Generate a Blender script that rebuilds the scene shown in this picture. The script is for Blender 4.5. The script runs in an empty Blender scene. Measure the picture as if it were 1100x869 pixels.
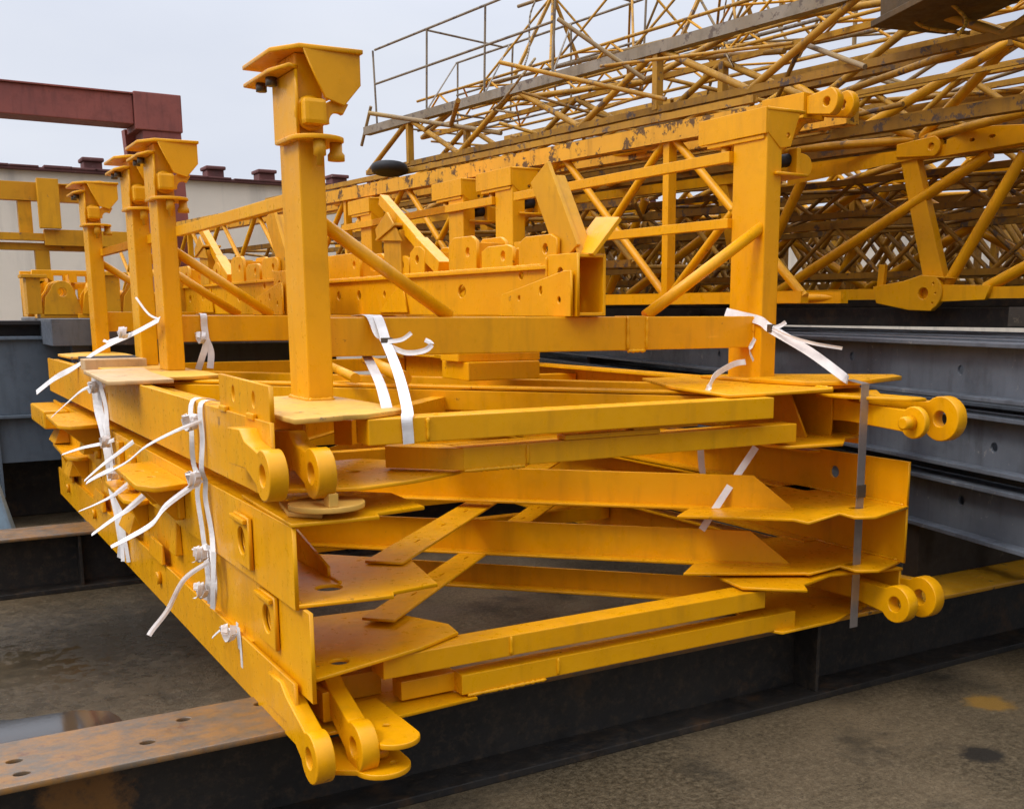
import bpy, bmesh, math, random
from mathutils import Vector, Matrix
random.seed(7)
R = math.radians
scene = bpy.context.scene
col = scene.collection
V = Vector

# ------------------------------------------------------------------ materials
def newmat(name):
    m = bpy.data.materials.new(name); m.use_nodes = True
    nt = m.node_tree; b = nt.nodes['Principled BSDF']
    return m, nt, b
def nd(nt, t, **kw):
    n = nt.nodes.new(t)
    for k, v in kw.items():
        if k.startswith('i_'):
            n.inputs[k[2:].replace('_', ' ')].default_value = v
        else: setattr(n, k, v)
    return n
def ramp(nt, src, stops):
    r = nt.nodes.new('ShaderNodeValToRGB')
    e = r.color_ramp.elements
    while len(e) < len(stops): e.new(0.5)
    for el, (p, c) in zip(e, stops):
        el.position = p; el.color = c if len(c) == 4 else (*c, 1)
    nt.links.new(src, r.inputs[0]); return r.outputs[0]
def mix(nt, fac, a, b, blend='MIX'):
    n = nt.nodes.new('ShaderNodeMix'); n.data_type = 'RGBA'; n.blend_type = blend
    for sock, v in ((n.inputs[0], fac), (n.inputs[6], a), (n.inputs[7], b)):
        if hasattr(v, 'is_linked'): nt.links.new(v, sock)
        elif isinstance(v, (int, float)): sock.default_value = v
        else: sock.default_value = (*v, 1) if len(v) == 3 else v
    return n.outputs[2]
def g(v): return (v, v, v)
def noise(nt, co, scale, detail=6, rough=.6, stretch=None):
    if stretch:
        mp = nd(nt, 'ShaderNodeMapping'); mp.inputs['Scale'].default_value = stretch
        nt.links.new(co, mp.inputs[0]); co = mp.outputs[0]
    n = nd(nt, 'ShaderNodeTexNoise', i_Scale=scale, i_Detail=detail, i_Roughness=rough)
    nt.links.new(co, n.inputs['Vector']); return n.outputs[0]
def coords(nt, rnd=True):
    """object coordinates shifted by a per-object random amount"""
    tc = nd(nt, 'ShaderNodeNewGeometry')
    oi = nd(nt, 'ShaderNodeObjectInfo')
    if not rnd: return tc.outputs['Position'], oi.outputs['Random']
    ml = nd(nt, 'ShaderNodeMath', operation='MULTIPLY'); ml.inputs[1].default_value = 37.
    nt.links.new(oi.outputs['Random'], ml.inputs[0])
    ad = nd(nt, 'ShaderNodeVectorMath', operation='ADD')
    nt.links.new(tc.outputs['Position'], ad.inputs[0]); nt.links.new(ml.outputs[0], ad.inputs[1])
    return ad.outputs[0], oi.outputs['Random']
def bump(nt, b, h, strength, dist=.01):
    n = nd(nt, 'ShaderNodeBump', i_Strength=strength, i_Distance=dist)
    nt.links.new(h, n.inputs['Height']); nt.links.new(n.outputs[0], b.inputs['Normal'])

def paint(name, base, dark, wear, wear_col, rough=.38, grime=.35, grime_col=(.16, .075, .012)):
    """worn steel paint: hue drift, run marks, scattered chips and smears"""
    m, nt, b = newmat(name)
    co, rnd = coords(nt)
    big = noise(nt, co, 2.2, 4)
    c = mix(nt, ramp(nt, big, [(.35, g(0)), (.7, g(1))]), base, dark)
    c = mix(nt, rnd, c, mix(nt, .5, c, dark))
    runs = noise(nt, co, 14, 5, .6, (1, 1, .16))
    gr = ramp(nt, runs, [(.52, g(0)), (.78, g(1))])
    gm = nd(nt, 'ShaderNodeMath', operation='MULTIPLY'); nt.links.new(gr, gm.inputs[0]); gm.inputs[1].default_value = grime
    c = mix(nt, gm.outputs[0], c, grime_col)
    sp = noise(nt, co, 9, 9, .72)
    sm = ramp(nt, sp, [(wear, g(0)), (wear + .035, g(1))])
    c = mix(nt, sm, c, wear_col)
    stn = ramp(nt, noise(nt, co, 5.5, 7, .66), [(.52, g(0)), (.72, g(grime * .9))])
    c = mix(nt, stn, c, tuple(x * .45 for x in dark))
    scr = ramp(nt, noise(nt, co, 30, 4, .55, (.12, 2.2, 2.2)), [(.70, g(0)), (.74, g(.5))])
    c = mix(nt, scr, c, tuple(min(1, x * 1.1 + .03) for x in base))
    fine = noise(nt, co, 120, 3, .6)
    chip = ramp(nt, fine, [(.755, g(0)), (.78, g(1))])
    cm = nd(nt, 'ShaderNodeMath', operation='MULTIPLY'); nt.links.new(chip, cm.inputs[0]); cm.inputs[1].default_value = .3
    c = mix(nt, cm.outputs[0], c, wear_col)
    nt.links.new(c, b.inputs['Base Color'])
    rr = ramp(nt, noise(nt, co, 26, 5), [(.3, g(rough - .1)), (.75, g(rough + .2))])
    nt.links.new(rr, b.inputs['Roughness'])
    b.inputs['Specular IOR Level'].default_value = .28
    bump(nt, b, noise(nt, co, 42, 4), .12, .004)
    return m
M = {}
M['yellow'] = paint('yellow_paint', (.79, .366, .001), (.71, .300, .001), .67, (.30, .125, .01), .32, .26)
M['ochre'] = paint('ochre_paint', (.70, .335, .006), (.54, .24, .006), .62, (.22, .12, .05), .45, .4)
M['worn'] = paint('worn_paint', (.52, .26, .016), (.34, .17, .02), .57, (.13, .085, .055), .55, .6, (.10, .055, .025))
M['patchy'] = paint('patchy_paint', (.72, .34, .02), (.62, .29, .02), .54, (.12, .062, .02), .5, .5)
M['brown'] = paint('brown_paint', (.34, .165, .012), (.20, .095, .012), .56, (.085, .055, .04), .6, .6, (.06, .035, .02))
M['greyrail'] = paint('weathered_rail', (.27, .23, .18), (.20, .15, .09), .55, (.12, .09, .07), .6, .5, (.09, .07, .05))
M['thinrail'] = paint('thin_rail', (.22, .16, .10), (.30, .19, .06), .6, (.11, .085, .07), .6, .4)
M['plate'] = paint('bare_plate', (.60, .42, .25), (.58, .36, .14), .62, (.20, .11, .06), .5, .5, (.20, .12, .06))
M['grey'] = paint('grey_steel', (.125, .138, .158), (.085, .094, .108), .62, (.20, .195, .19), .42, .6, (.035, .035, .036))
M['bluegrey'] = paint('bluegrey_steel', (.13, .16, .19), (.095, .118, .14), .68, (.11, .11, .11), .45, .5, (.04, .045, .05))
M['red'] = paint('red_primer', (.29, .088, .068), (.22, .072, .060), .68, (.085, .04, .035), .6, .5, (.07, .03, .028))
M['coping'] = paint('coping_tile', (.17, .065, .055), (.12, .05, .045), .62, (.22, .16, .14), .75, .5, (.08, .05, .045))
M['base'] = paint('base_plate_paint', (.76, .40, .03), (.64, .36, .08), .6, (.24, .14, .07), .5, .4, (.20, .12, .06))
M['darkbrown'] = paint('dark_brown_paint', (.11, .060, .016), (.06, .034, .012), .6, (.05, .03, .02), .6, .5, (.03, .02, .01))
M['timber'] = paint('timber', (.05, .04, .03), (.035, .027, .02), .6, (.09, .07, .05), .8, .7, (.04, .03, .02))
M['blackrod'] = paint('black_steel', (.022, .02, .02), (.018, .016, .016), .7, (.06, .04, .03), .5, .2, (.01, .01, .01))

def simple(name, c, rough, metal=0):
    m, nt, b = newmat(name)
    co, rnd = coords(nt)
    n = noise(nt, co, 18, 5)
    cc = mix(nt, ramp(nt, n, [(.3, g(0)), (.75, g(1))]), c, tuple(x * .72 for x in c))
    nt.links.new(cc, b.inputs['Base Color']); b.inputs['Roughness'].default_value = rough; b.inputs['Metallic'].default_value = metal
    bump(nt, b, n, .15, .004); return m
M['strap'] = simple('woven_strap', (.80, .76, .72), .6)
M['steelstrap'] = simple('steel_band', (.40, .36, .33), .38, .7)
M['buckle'] = simple('buckle_steel', (.14, .11, .08), .4, .6)
M['rubber'] = simple('rubber', (.012, .012, .013), .7)
M['blue'] = simple('pale_blue_sheet', (.30, .44, .55), .5)
M['film'] = simple('clear_film', (.62, .68, .74), .3)

def blob(nt, co, c, r, soft=.5):
    """irregular stain: 1 inside, 0 outside"""
    ds = nd(nt, 'ShaderNodeVectorMath', operation='DISTANCE'); nt.links.new(co, ds.inputs[0]); ds.inputs[1].default_value = c
    nz = noise(nt, co, 11, 9, .78)
    ad = nd(nt, 'ShaderNodeMath', operation='MULTIPLY_ADD'); nt.links.new(nz, ad.inputs[0]); ad.inputs[1].default_value = r * 1.9; nt.links.new(ds.outputs['Value'], ad.inputs[2])
    mr = nd(nt, 'ShaderNodeMapRange'); mr.inputs[1].default_value = r * (1.95 + soft * .15); mr.inputs[2].default_value = r * (1.95 - soft * .7); nt.links.new(ad.outputs[0], mr.inputs[0])
    return mr.outputs[0]
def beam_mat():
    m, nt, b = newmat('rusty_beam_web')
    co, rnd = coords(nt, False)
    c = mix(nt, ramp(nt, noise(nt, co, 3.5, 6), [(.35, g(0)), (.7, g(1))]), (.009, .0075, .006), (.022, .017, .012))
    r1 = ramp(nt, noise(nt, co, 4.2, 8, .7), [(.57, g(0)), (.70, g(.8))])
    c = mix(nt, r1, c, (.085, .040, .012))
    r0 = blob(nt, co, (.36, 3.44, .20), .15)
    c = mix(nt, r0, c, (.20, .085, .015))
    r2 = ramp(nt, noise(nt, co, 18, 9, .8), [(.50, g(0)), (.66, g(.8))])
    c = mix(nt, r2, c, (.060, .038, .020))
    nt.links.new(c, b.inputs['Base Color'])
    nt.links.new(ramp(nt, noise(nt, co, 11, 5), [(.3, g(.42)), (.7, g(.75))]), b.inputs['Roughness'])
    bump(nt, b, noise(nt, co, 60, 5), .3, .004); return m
M['web'] = beam_mat()
def flange_mat():
    """grey mill scale with orange rust; the right-hand end carries yellow overspray"""
    m, nt, b = newmat('rusty_flange')
    co, rnd = coords(nt, False)
    c = mix(nt, ramp(nt, noise(nt, co, 4, 6), [(.35, g(0)), (.7, g(1))]), (.095, .070, .046), (.14, .10, .062))
    r1 = ramp(nt, noise(nt, co, 9, 9, .8, (1, 1.6, 1)), [(.42, g(0)), (.58, g(.9))])
    c = mix(nt, r1, c, (.24, .11, .022))
    r2 = ramp(nt, noise(nt, co, 12, 9, .75), [(.58, g(0)), (.66, g(1))])
    c = mix(nt, r2, c, (.13, .06, .026))
    sx = nd(nt, 'ShaderNodeSeparateXYZ'); nt.links.new(co, sx.inputs[0])
    nz = noise(nt, co, 6, 7)
    ad = nd(nt, 'ShaderNodeMath', operation='MULTIPLY_ADD'); nt.links.new(nz, ad.inputs[0]); ad.inputs[1].default_value = 1.4
    nt.links.new(sx.outputs[0], ad.inputs[2])
    y = nd(nt, 'ShaderNodeMapRange'); y.inputs[1].default_value = 3.9; y.inputs[2].default_value = 4.2
    nt.links.new(ad.outputs[0], y.inputs[0])
    spots = ramp(nt, noise(nt, co, 16, 7, .7), [(.60, g(1)), (.66, g(0))])
    ym = nd(nt, 'ShaderNodeMath', operation='MULTIPLY'); nt.links.new(y.outputs[0], ym.inputs[0]); nt.links.new(spots, ym.inputs[1])
    c = mix(nt, ym.outputs[0], c, (.80, .37, .01))
    nt.links.new(c, b.inputs['Base Color'])
    nt.links.new(ramp(nt, noise(nt, co, 15, 5), [(.3, g(.28)), (.7, g(.6))]), b.inputs['Roughness'])
    bump(nt, b, noise(nt, co, 55, 6), .25, .004); return m
M['flange'] = flange_mat()
def ground_mat():
    m, nt, b = newmat('wet_concrete')
    co, rnd = coords(nt, False)
    c = mix(nt, ramp(nt, noise(nt, co, 1.1, 6), [(.38, g(0)), (.62, g(1))]), (.044, .030, .013), (.115, .080, .042))
    f = noise(nt, co, 38, 9, .8)
    c = mix(nt, ramp(nt, f, [(.42, g(0)), (.66, g(.75))]), c, (.20, .15, .085))
    pit = ramp(nt, noise(nt, co, 85, 6, .75), [(.34, g(.85)), (.46, g(0))])
    c = mix(nt, pit, c, (.018, .014, .009))
    spk = ramp(nt, noise(nt, co, 170, 3), [(.64, g(0)), (.70, g(.7))])
    c = mix(nt, spk, c, (.26, .22, .17))
    st = ramp(nt, noise(nt, co, 2.3, 8, .7), [(.54, g(0)), (.70, g(.8))])
    c = mix(nt, st, c, (.022, .018, .011))
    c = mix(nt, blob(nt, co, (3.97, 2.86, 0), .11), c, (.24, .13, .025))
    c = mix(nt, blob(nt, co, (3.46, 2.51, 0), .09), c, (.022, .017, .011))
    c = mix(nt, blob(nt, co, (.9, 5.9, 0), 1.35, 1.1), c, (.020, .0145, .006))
    nt.links.new(c, b.inputs['Base Color'])
    wet = noise(nt, co, 1.3, 6, .6)
    wr = ramp(nt, wet, [(.40, g(.5)), (.60, g(.9))])
    wb = blob(nt, co, (.3, 5.6, 0), 1.1, 1.0)
    nt.links.new(mix(nt, wb, wr, g(.10)), b.inputs['Roughness'])
    b.inputs['Specular IOR Level'].default_value = .22
    h = nd(nt, 'ShaderNodeMath', operation='ADD'); nt.links.new(f, h.inputs[0]); nt.links.new(noise(nt, co, 90, 5, .7), h.inputs[1])
    dry = nd(nt, 'ShaderNodeMath', operation='MULTIPLY_ADD'); nt.links.new(wb, dry.inputs[0]); dry.inputs[1].default_value = -.9; dry.inputs[2].default_value = 1
    hh = nd(nt, 'ShaderNodeMath', operation='MULTIPLY'); nt.links.new(h.outputs[0], hh.inputs[0]); nt.links.new(dry.outputs[0], hh.inputs[1])
    bump(nt, b, hh.outputs[0], .7, .01); return m
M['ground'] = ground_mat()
def water_mat():
    m, nt, b = newmat('puddle_water')
    co, rnd = coords(nt, False)
    b.inputs['Base Color'].default_value = (.035, .032, .028, 1)
    b.inputs['Roughness'].default_value = .07; b.inputs['Specular IOR Level'].default_value = .9
    bump(nt, b, noise(nt, co, 30, 3), .03, .002); return m
M['water'] = water_mat()
def wall_mat():
    m, nt, b = newmat('cream_render')
    co, rnd = coords(nt, False)
    c = mix(nt, ramp(nt, noise(nt, co, .5, 6), [(.35, g(0)), (.7, g(1))]), (.82, .71, .56), (.72, .63, .50))
    dr = ramp(nt, noise(nt, co, 2.2, 6, .6, (1, 1, .12)), [(.5, g(0)), (.75, g(.6))])
    c = mix(nt, dr, c, (.36, .32, .27))
    nt.links.new(c, b.inputs['Base Color']); b.inputs['Roughness'].default_value = .9
    bump(nt, b, noise(nt, co, 12, 6), .3, .01); return m
M['wall'] = wall_mat()

# ------------------------------------------------------------------ builders
WL = {}                                   # world origin of every object built here
def obj(name, me, mat, parent=None, origin=None):
    o = bpy.data.objects.new(name, me); col.objects.link(o)
    if mat is not None and not me.materials: me.materials.append(mat)
    if origin is None: origin = V((0, 0, 0))
    WL[o] = V(origin)
    if parent is not None:
        o.parent = parent; o.location = V(origin) - WL[parent]
    else: o.location = origin
    return o
def tag(o, label=None, cat=None, group=None, kind=None):
    if label: o['label'] = label
    if cat: o['category'] = cat
    if group: o['group'] = group
    if kind: o['kind'] = kind
    return o
def thing(name, label, cat, loc, group=None):
    o = bpy.data.objects.new(name, None); col.objects.link(o)
    o.location = loc; o.empty_display_size = .1; WL[o] = V(loc)
    return tag(o, label, cat, group)
def copy_tree(o, parent=None):
    c = o.copy(); col.objects.link(c)
    if parent is not None: c.parent = parent
    for ch in list(o.children): copy_tree(ch, c)
    return c

class MB:
    """collects shapes in world coordinates and links them as one mesh object"""
    def __init__(s): s.bm = bmesh.new()
    def hexa(s, pts, bev=.003):
        b = bmesh.new(); vs = [b.verts.new(p) for p in pts]
        for f in ((3, 2, 1, 0), (4, 5, 6, 7), (0, 1, 5, 4), (1, 2, 6, 5), (2, 3, 7, 6), (3, 0, 4, 7)): b.faces.new([vs[i] for i in f])
        bmesh.ops.recalc_face_normals(b, faces=b.faces)
        if bev: bmesh.ops.bevel(b, geom=list(b.edges), offset=bev, segments=2, affect='EDGES', profile=.6)
        s.merge(b); return s
    def box(s, x0, x1, y0, y1, z0, z1, bev=.003):
        if x1 < x0: x0, x1 = x1, x0
        if y1 < y0: y0, y1 = y1, y0
        if z1 < z0: z0, z1 = z1, z0
        bev = min(bev, .35 * min(x1 - x0, y1 - y0, z1 - z0))
        return s.hexa([(x0, y0, z0), (x1, y0, z0), (x1, y1, z0), (x0, y1, z0), (x0, y0, z1), (x1, y0, z1), (x1, y1, z1), (x0, y1, z1)], bev)
    def bar(s, a, b, w, h, up=(0, 0, 1), bev=.003, side=0.):
        """rectangular bar from a to b, w across, h along 'up'"""
        a, b = V(a), V(b); d = (b - a).normalized(); sd = d.cross(V(up)).normalized(); u = sd.cross(d)
        a = a + sd * side; b = b + sd * side
        p = []
        for e in (a, b):
            p += [e - sd * w / 2 - u * h / 2, e + sd * w / 2 - u * h / 2, e + sd * w / 2 + u * h / 2, e - sd * w / 2 + u * h / 2]
        return s.hexa(p, min(bev, .3 * min(w, h)))
    def tube(s, a, b, r, seg=14, r2=None):
        a, b = V(a), V(b); d = b - a
        t = bmesh.new()
        bmesh.ops.create_cone(t, cap_ends=True, segments=seg, radius1=r, radius2=r if r2 is None else r2, depth=d.length)
        for f in t.faces: f.smooth = len(f.verts) == 4
        m = Matrix.Translation((a + b) / 2) @ d.to_track_quat('Z', 'Y').to_matrix().to_4x4()
        bmesh.ops.transform(t, matrix=m, verts=t.verts); s.merge(t); return s
    def plate(s, outer, th, o=(0, 0, 0), ex=(1, 0, 0), ey=(0, 1, 0), holes=(), bev=.003):
        """flat plate: outline and holes in its own plane, thickness along ex x ey (starting at the plane)"""
        cu = bpy.data.curves.new('plate', 'CURVE'); cu.dimensions = '2D'; cu.fill_mode = 'BOTH'
        cu.extrude = max(th / 2 - bev, .0005); cu.bevel_depth = bev; cu.bevel_resolution = 1
        def spl(pts):
            sp = cu.splines.new('POLY'); sp.points.add(len(pts) - 1)
            for q, p in zip(sp.points, pts): q.co = (p[0], p[1], 0, 1)
            sp.use_cyclic_u = True
        spl(outer)
        for h in holes:
            if len(h) == 3: h = (h[0], h[1], h[2], h[2])
            n = 20
            if len(h) == 5: spl([(h[0] - h[2], h[1] - h[3]), (h[0] + h[2], h[1] - h[3]), (h[0] + h[2], h[1] + h[3]), (h[0] - h[2], h[1] + h[3])]); continue
            spl([(h[0] + h[2] * math.cos(2 * math.pi * i / n), h[1] + h[3] * math.sin(2 * math.pi * i / n)) for i in range(n)])
        ob = bpy.data.objects.new('plate', cu)
        me = bpy.data.meshes.new_from_object(ob)
        ex, ey = V(ex).normalized(), V(ey).normalized(); ez = ex.cross(ey)
        m = Matrix(((ex.x, ey.x, ez.x, o[0]), (ex.y, ey.y, ez.y, o[1]), (ex.z, ey.z, ez.z, o[2]), (0, 0, 0, 1)))
        t = bmesh.new(); t.from_mesh(me)
        bmesh.ops.translate(t, vec=(0, 0, th / 2), verts=t.verts)
        bmesh.ops.transform(t, matrix=m, verts=t.verts)
        bmesh.ops.recalc_face_normals(t, faces=t.faces)
        s.merge(t); bpy.data.objects.remove(ob); bpy.data.curves.remove(cu); bpy.data.meshes.remove(me); return s
    def lathe(s, prof, o, axis=(0, 0, 1), seg=24):
        t = bmesh.new(); rings = []
        for r, h in prof:
            rings.append([t.verts.new((r * math.cos(2 * math.pi * i / seg), r * math.sin(2 * math.pi * i / seg), h)) for i in range(seg)])
        for a, b in zip(rings, rings[1:]):
            for i in range(seg):
                f = t.faces.new((a[i], a[(i + 1) % seg], b[(i + 1) % seg], b[i])); f.smooth = True
        t.faces.new(rings[0][::-1]); t.faces.new(rings[-1])
        m = Matrix.Translation(V(o)) @ V(axis).to_track_quat('Z', 'Y').to_matrix().to_4x4()
        bmesh.ops.transform(t, matrix=m, verts=t.verts); bmesh.ops.recalc_face_normals(t, faces=t.faces); s.merge(t); return s
    def ribbon(s, pts, w, wdir, th=.0016, sub=6, twist=0., curl=0.):
        """woven band along a smooth path; wdir is the direction of its width"""
        P = [V(p) for p in pts]; path = []
        for i in range(len(P) - 1):
            p0 = P[max(i - 1, 0)]; p1 = P[i]; p2 = P[i + 1]; p3 = P[min(i + 2, len(P) - 1)]
            for k in range(sub):
                t = k / sub
                path.append(.5 * ((2 * p1) + (p2 - p0) * t + (2 * p0 - 5 * p1 + 4 * p2 - p3) * t * t + (3 * p1 - p0 - 3 * p2 + p3) * t ** 3))
        path.append(P[-1]); n = len(path)
        t = bmesh.new(); rows = []
        for i, p in enumerate(path):
            d = (path[min(i + 1, n - 1)] - path[max(i - 1, 0)]).normalized()
            wd = V(wdir); wd = (wd - d * wd.dot(d)).normalized()
            a = twist * i / (n - 1)
            nn = d.cross(wd).normalized()
            wv = wd * math.cos(a) + nn * math.sin(a); nv = d.cross(wv).normalized()
            rows.append([t.verts.new(p + wv * w * f * .5 + nv * (th * q + curl * w * abs(f))) for f, q in ((-1, 0), (0, 0), (1, 0), (1, 1), (0, 1), (-1, 1))])
        for a, b in zip(rows, rows[1:]):
            for i in range(6):
                f = t.faces.new((a[i], a[(i + 1) % 6], b[(i + 1) % 6], b[i])); f.smooth = False
        for rr in (rows[0], rows[-1]):
            t.faces.new((rr[0], rr[1], rr[4], rr[5])); t.faces.new((rr[1], rr[2], rr[3], rr[4]))
        bmesh.ops.recalc_face_normals(t, faces=t.faces); s.merge(t); return s
    def merge(s, t):
        me = bpy.data.meshes.new('t'); t.to_mesh(me); t.free(); s.bm.from_mesh(me); bpy.data.meshes.remove(me)
    def build(s, name, mat, parent=None, label=None, at=None):
        vs = s.bm.verts
        if at is None:
            lo = V([min(v.co[i] for v in vs) for i in range(3)]); hi = V([max(v.co[i] for v in vs) for i in range(3)])
            at = V(((lo.x + hi.x) / 2, (lo.y + hi.y) / 2, lo.z))
        bmesh.ops.translate(s.bm, vec=-V(at), verts=vs)
        me = bpy.data.meshes.new(name); s.bm.to_mesh(me); s.bm.free()
        o = obj(name, me, M[mat] if isinstance(mat, str) else mat, parent, at)
        if label: o['label'] = label
        return o

def arc(cx, cy, r, a0, a1, n=10):
    return [(cx + r * math.cos(R(a0 + (a1 - a0) * i / n)), cy + r * math.sin(R(a0 + (a1 - a0) * i / n))) for i in range(n + 1)]
XY = dict(ex=(1, 0, 0), ey=(0, 1, 0))                 # a level plate
YZ = dict(ex=(0, 1, 0), ey=(0, 0, 1))                 # a plate facing x, thickness to +x
def XZ(o): return dict(o=o, ex=(1, 0, 0), ey=(0, 0, 1))   # a plate facing y, thickness to -y

# ------------------------------------------------------------------ ground, puddle
mb = MB(); mb.bm.verts.ensure_lookup_table()
vs = [mb.bm.verts.new(p) for p in ((-150, -60, 0), (150, -60, 0), (150, 200, 0), (-150, 200, 0))]; mb.bm.faces.new(vs)
tag(mb.build('ground', 'ground', at=(0, 0, 0)), kind='structure')
t = MB(); pts = []
for i in range(40):
    a = 2 * math.pi * i / 40
    rr = 1 + .12 * math.sin(3 * a + 1) + .09 * math.sin(7 * a) + .05 * math.sin(13 * a + 2)
    pts.append(t.bm.verts.new((-.42 + .95 * rr * math.cos(a), 4.58 + .60 * rr * math.sin(a), .004)))
t.bm.faces.new(pts)
tag(t.build('puddle', 'water', at=(-.1, 4.5, .004)), kind='structure')

# ------------------------------------------------------------------ back wall and red gantry
W = thing('boundary_wall', 'long cream rendered wall with dark red coping behind the yard', 'wall', (5, 22, 0))
mb = MB(); mb.box(-16, 46, 22, 22.3, 0, 4.18, 0); mb.build('wall_panel', 'wall', W)
mb = MB(); mb.box(-16, 46, 21.88, 22.42, 4.181, 4.24, .02)
for i in range(120):
    x = -14 + i * .5 + random.uniform(-.1, .1); mb.box(x, x + .47, 21.86, 22.44, 4.23, 4.25 + random.uniform(.0, .03), .01)
mb.build('coping', 'coping', W)
for i, x in enumerate((-4.2, -1.6, .9, 3.40, 5.6, 6.6, 8.10, 9.0, 11.2, 13.6, 16, 19, 22)):
    mb = MB(); mb.box(x - .16, x + .16, 21.95, 22.35, 4.26, 4.40, .02); mb.box(x - .19, x + .19, 21.9, 22.4, 4.401, 4.47, .03); mb.build('pier_cap', 'coping', W)
G = thing('gantry_frame', 'dark red steel portal gantry rising at the left in front of the wall', 'gantry', (2.5, 14, 0))
mb = MB(); mb.box(-8, 2.655, 14, 14.42, 3.88, 4.215, .012); mb.box(-8, 2.655, 13.97, 14.45, 4.216, 4.235, .004); mb.build('beam', 'red', G)
mb = MB(); mb.box(2.66, 3.20, 13.95, 14.5, 3.82, 4.25, .012); mb.build('joint_box', 'red', G)
mb = MB(); mb.bar((2.96, 14.2, 3.819), (3.05, 14.2, .0), .44, .46, up=(0, 1, 0)); mb.build('leg', 'red', G)
mb = MB(); mb.bar((2.72, 14.62, 3.90), (2.95, 14.75, .0), .17, .2, up=(0, 1, 0)); mb.build('leg', 'red', G)

# ------------------------------------------------------------------ heavy dark beams on the ground
def ground_beam(name, label, x0, x1, yc, w, h, stiff, mt='flange'):
    o = thing(name, label, 'steel beam', ((x0 + x1) / 2, yc, 0), 'heavy beams lying on the ground under the stack')
    a, b = yc - w / 2, yc + w / 2
    MB().plate([(x0, a), (x1, a), (x1, b), (x0, b)], .022, (0, 0, h - .022), holes=[(hx, hy, .026, .020) for hx, hy in stiff[1]], **XY).build('top_flange', mt, o)
    MB().box(x0, x1, yc - .012, yc + .012, .0305, h - .0225, 0).build('web', 'web', o)
    MB().box(x0, x1, a, b, .0, .03, .004).build('bottom_flange', 'web', o)
    for x in stiff[0]:
        MB().box(x - .009, x + .009, a + .025, yc - .0125, .031, h - .023, .002).build('stiffener', 'web', o)
    return o
ground_beam('ground_beam', 'long dark rusty beam under the near end of the yellow stack', -3.2, 7.5, 3.46, .36, .37,
            ([-1.1, 3.36, 5.6], [(.56, 3.41), (.70, 3.55), (.20, 3.36), (.19, 3.47), (.96, 3.56), (1.15, 3.40), (3.95, 3.42), (4.25, 3.5), (4.15, 3.36), (4.6, 3.42), (4.9, 3.35), (4.75, 3.55)]))
ground_beam('ground_beam', 'dark brown beam under the far end of the yellow stack', -3.2, 6, 7.25, .34, .37, ([-1.6, .86, 2.6], [(-.1, 7.2), (.3, 7.3)]))

# ------------------------------------------------------------------ yellow frames lying in the stack
def lug(parent, x, y, z, root_y, root_z, r=.076, th=.058, drop=0, mat='yellow', label=None, hole=.037):
    """eye plate facing x: a tapered arm from (root_y, root_z) forward to a round eye at (y, z)"""
    neck = .05
    a = math.degrees(math.atan2(root_z - z, root_y - y))
    pts = [(root_y + .16, root_z + .055), (root_y + .02, root_z + .062), (root_y - .03, root_z + .03)]
    pts += arc(y, z, r, a + 42, a + 318, 18)
    pts += [(root_y - .03, root_z - .05), (root_y + .16, root_z - .055)]
    m = MB(); m.plate(pts, th, (x - th / 2, 0, 0), holes=[(y, z, hole)], bev=.004, **YZ)
    return m.build('lug', mat, parent, label)
def web_plate(x, th, y0, y1, z0, z1, holes=()):
    return MB().plate([(y0, z0), (y1, z0), (y1, z1), (y0, z1)], th, (x, 0, 0), holes=holes, bev=.002, **YZ)
YF = 8.75
def side_beam(P, side, x, yn, z0, z1, wid=.10, holes=()):
    m = web_plate(x if side < 0 else x - .014, .014, yn, YF, z0, z1, holes)
    i0, i1 = (x + .0145, x + wid) if side < 0 else (x - wid, x - .0145)
    m.box(i0, i1, yn + .52, YF - .3, z0 + .001, z0 + .013, .002); m.box(i0, i1, yn + .52, YF - .3, z1 - .013, z1 - .001, .002)
    return m.build('side_beam', 'yellow', P)
def angle_brace(P, a, b, w, leg, zf, lip=1, slots=False):
    """angle section lying along a-b: flange at height zf and an upright leg, near end cut on the slant"""
    a, b = V((*a, zf)), V((*b, zf)); d = (b - a).normalized(); n = V((-d.y, d.x, 0)) * lip
    m = MB()
    L = (b - a).length
    hs = []
    if slots: hs = [(s, w * .5, .035, .006) for s in [.35 + .32 * k for k in range(int((L - .5) / .32))]]
    ex, ey = d, V((-d.y, d.x, 0))
    m.plate([(0, 0), (L, 0), (L, w), (0, w)] if lip > 0 else [(0, -w), (L, -w), (L, 0), (0, 0)], .011, a, ex, ey, holes=hs if lip > 0 else [(h[0], -h[1], h[2], h[3]) for h in hs], bev=.002)
    if leg:
        o = a + n * (w * .62) + V((0, 0, .0115))
        m.plate([(0, 0), (L, 0), (L, leg), (.17, leg)], .011, o, ex, (0, 0, 1), bev=.002)
    return m.build('diagonal_brace', 'yellow', P)
def gusset(P, pts, z, th=.013, holes=(), label=None, mat='yellow'):
    return MB().plate(pts, th, (0, 0, z), holes=holes, bev=.003, **XY).build('gusset_plate', mat, P, label)
def hole_pad(P, y, z, x=.965):
    MB().plate([(y - .085, z - .085), (y + .085, z - .085), (y + .085, z + .085), (y - .085, z + .085)], .016, (x - .0165, 0, 0), holes=[(y, z, .052, .052)], bev=.004, **YZ).box(x - .032, x - .017, y - .085, y + .085, z + .068, z + .084, .004).build('hole_pad', 'yellow', P)
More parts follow.
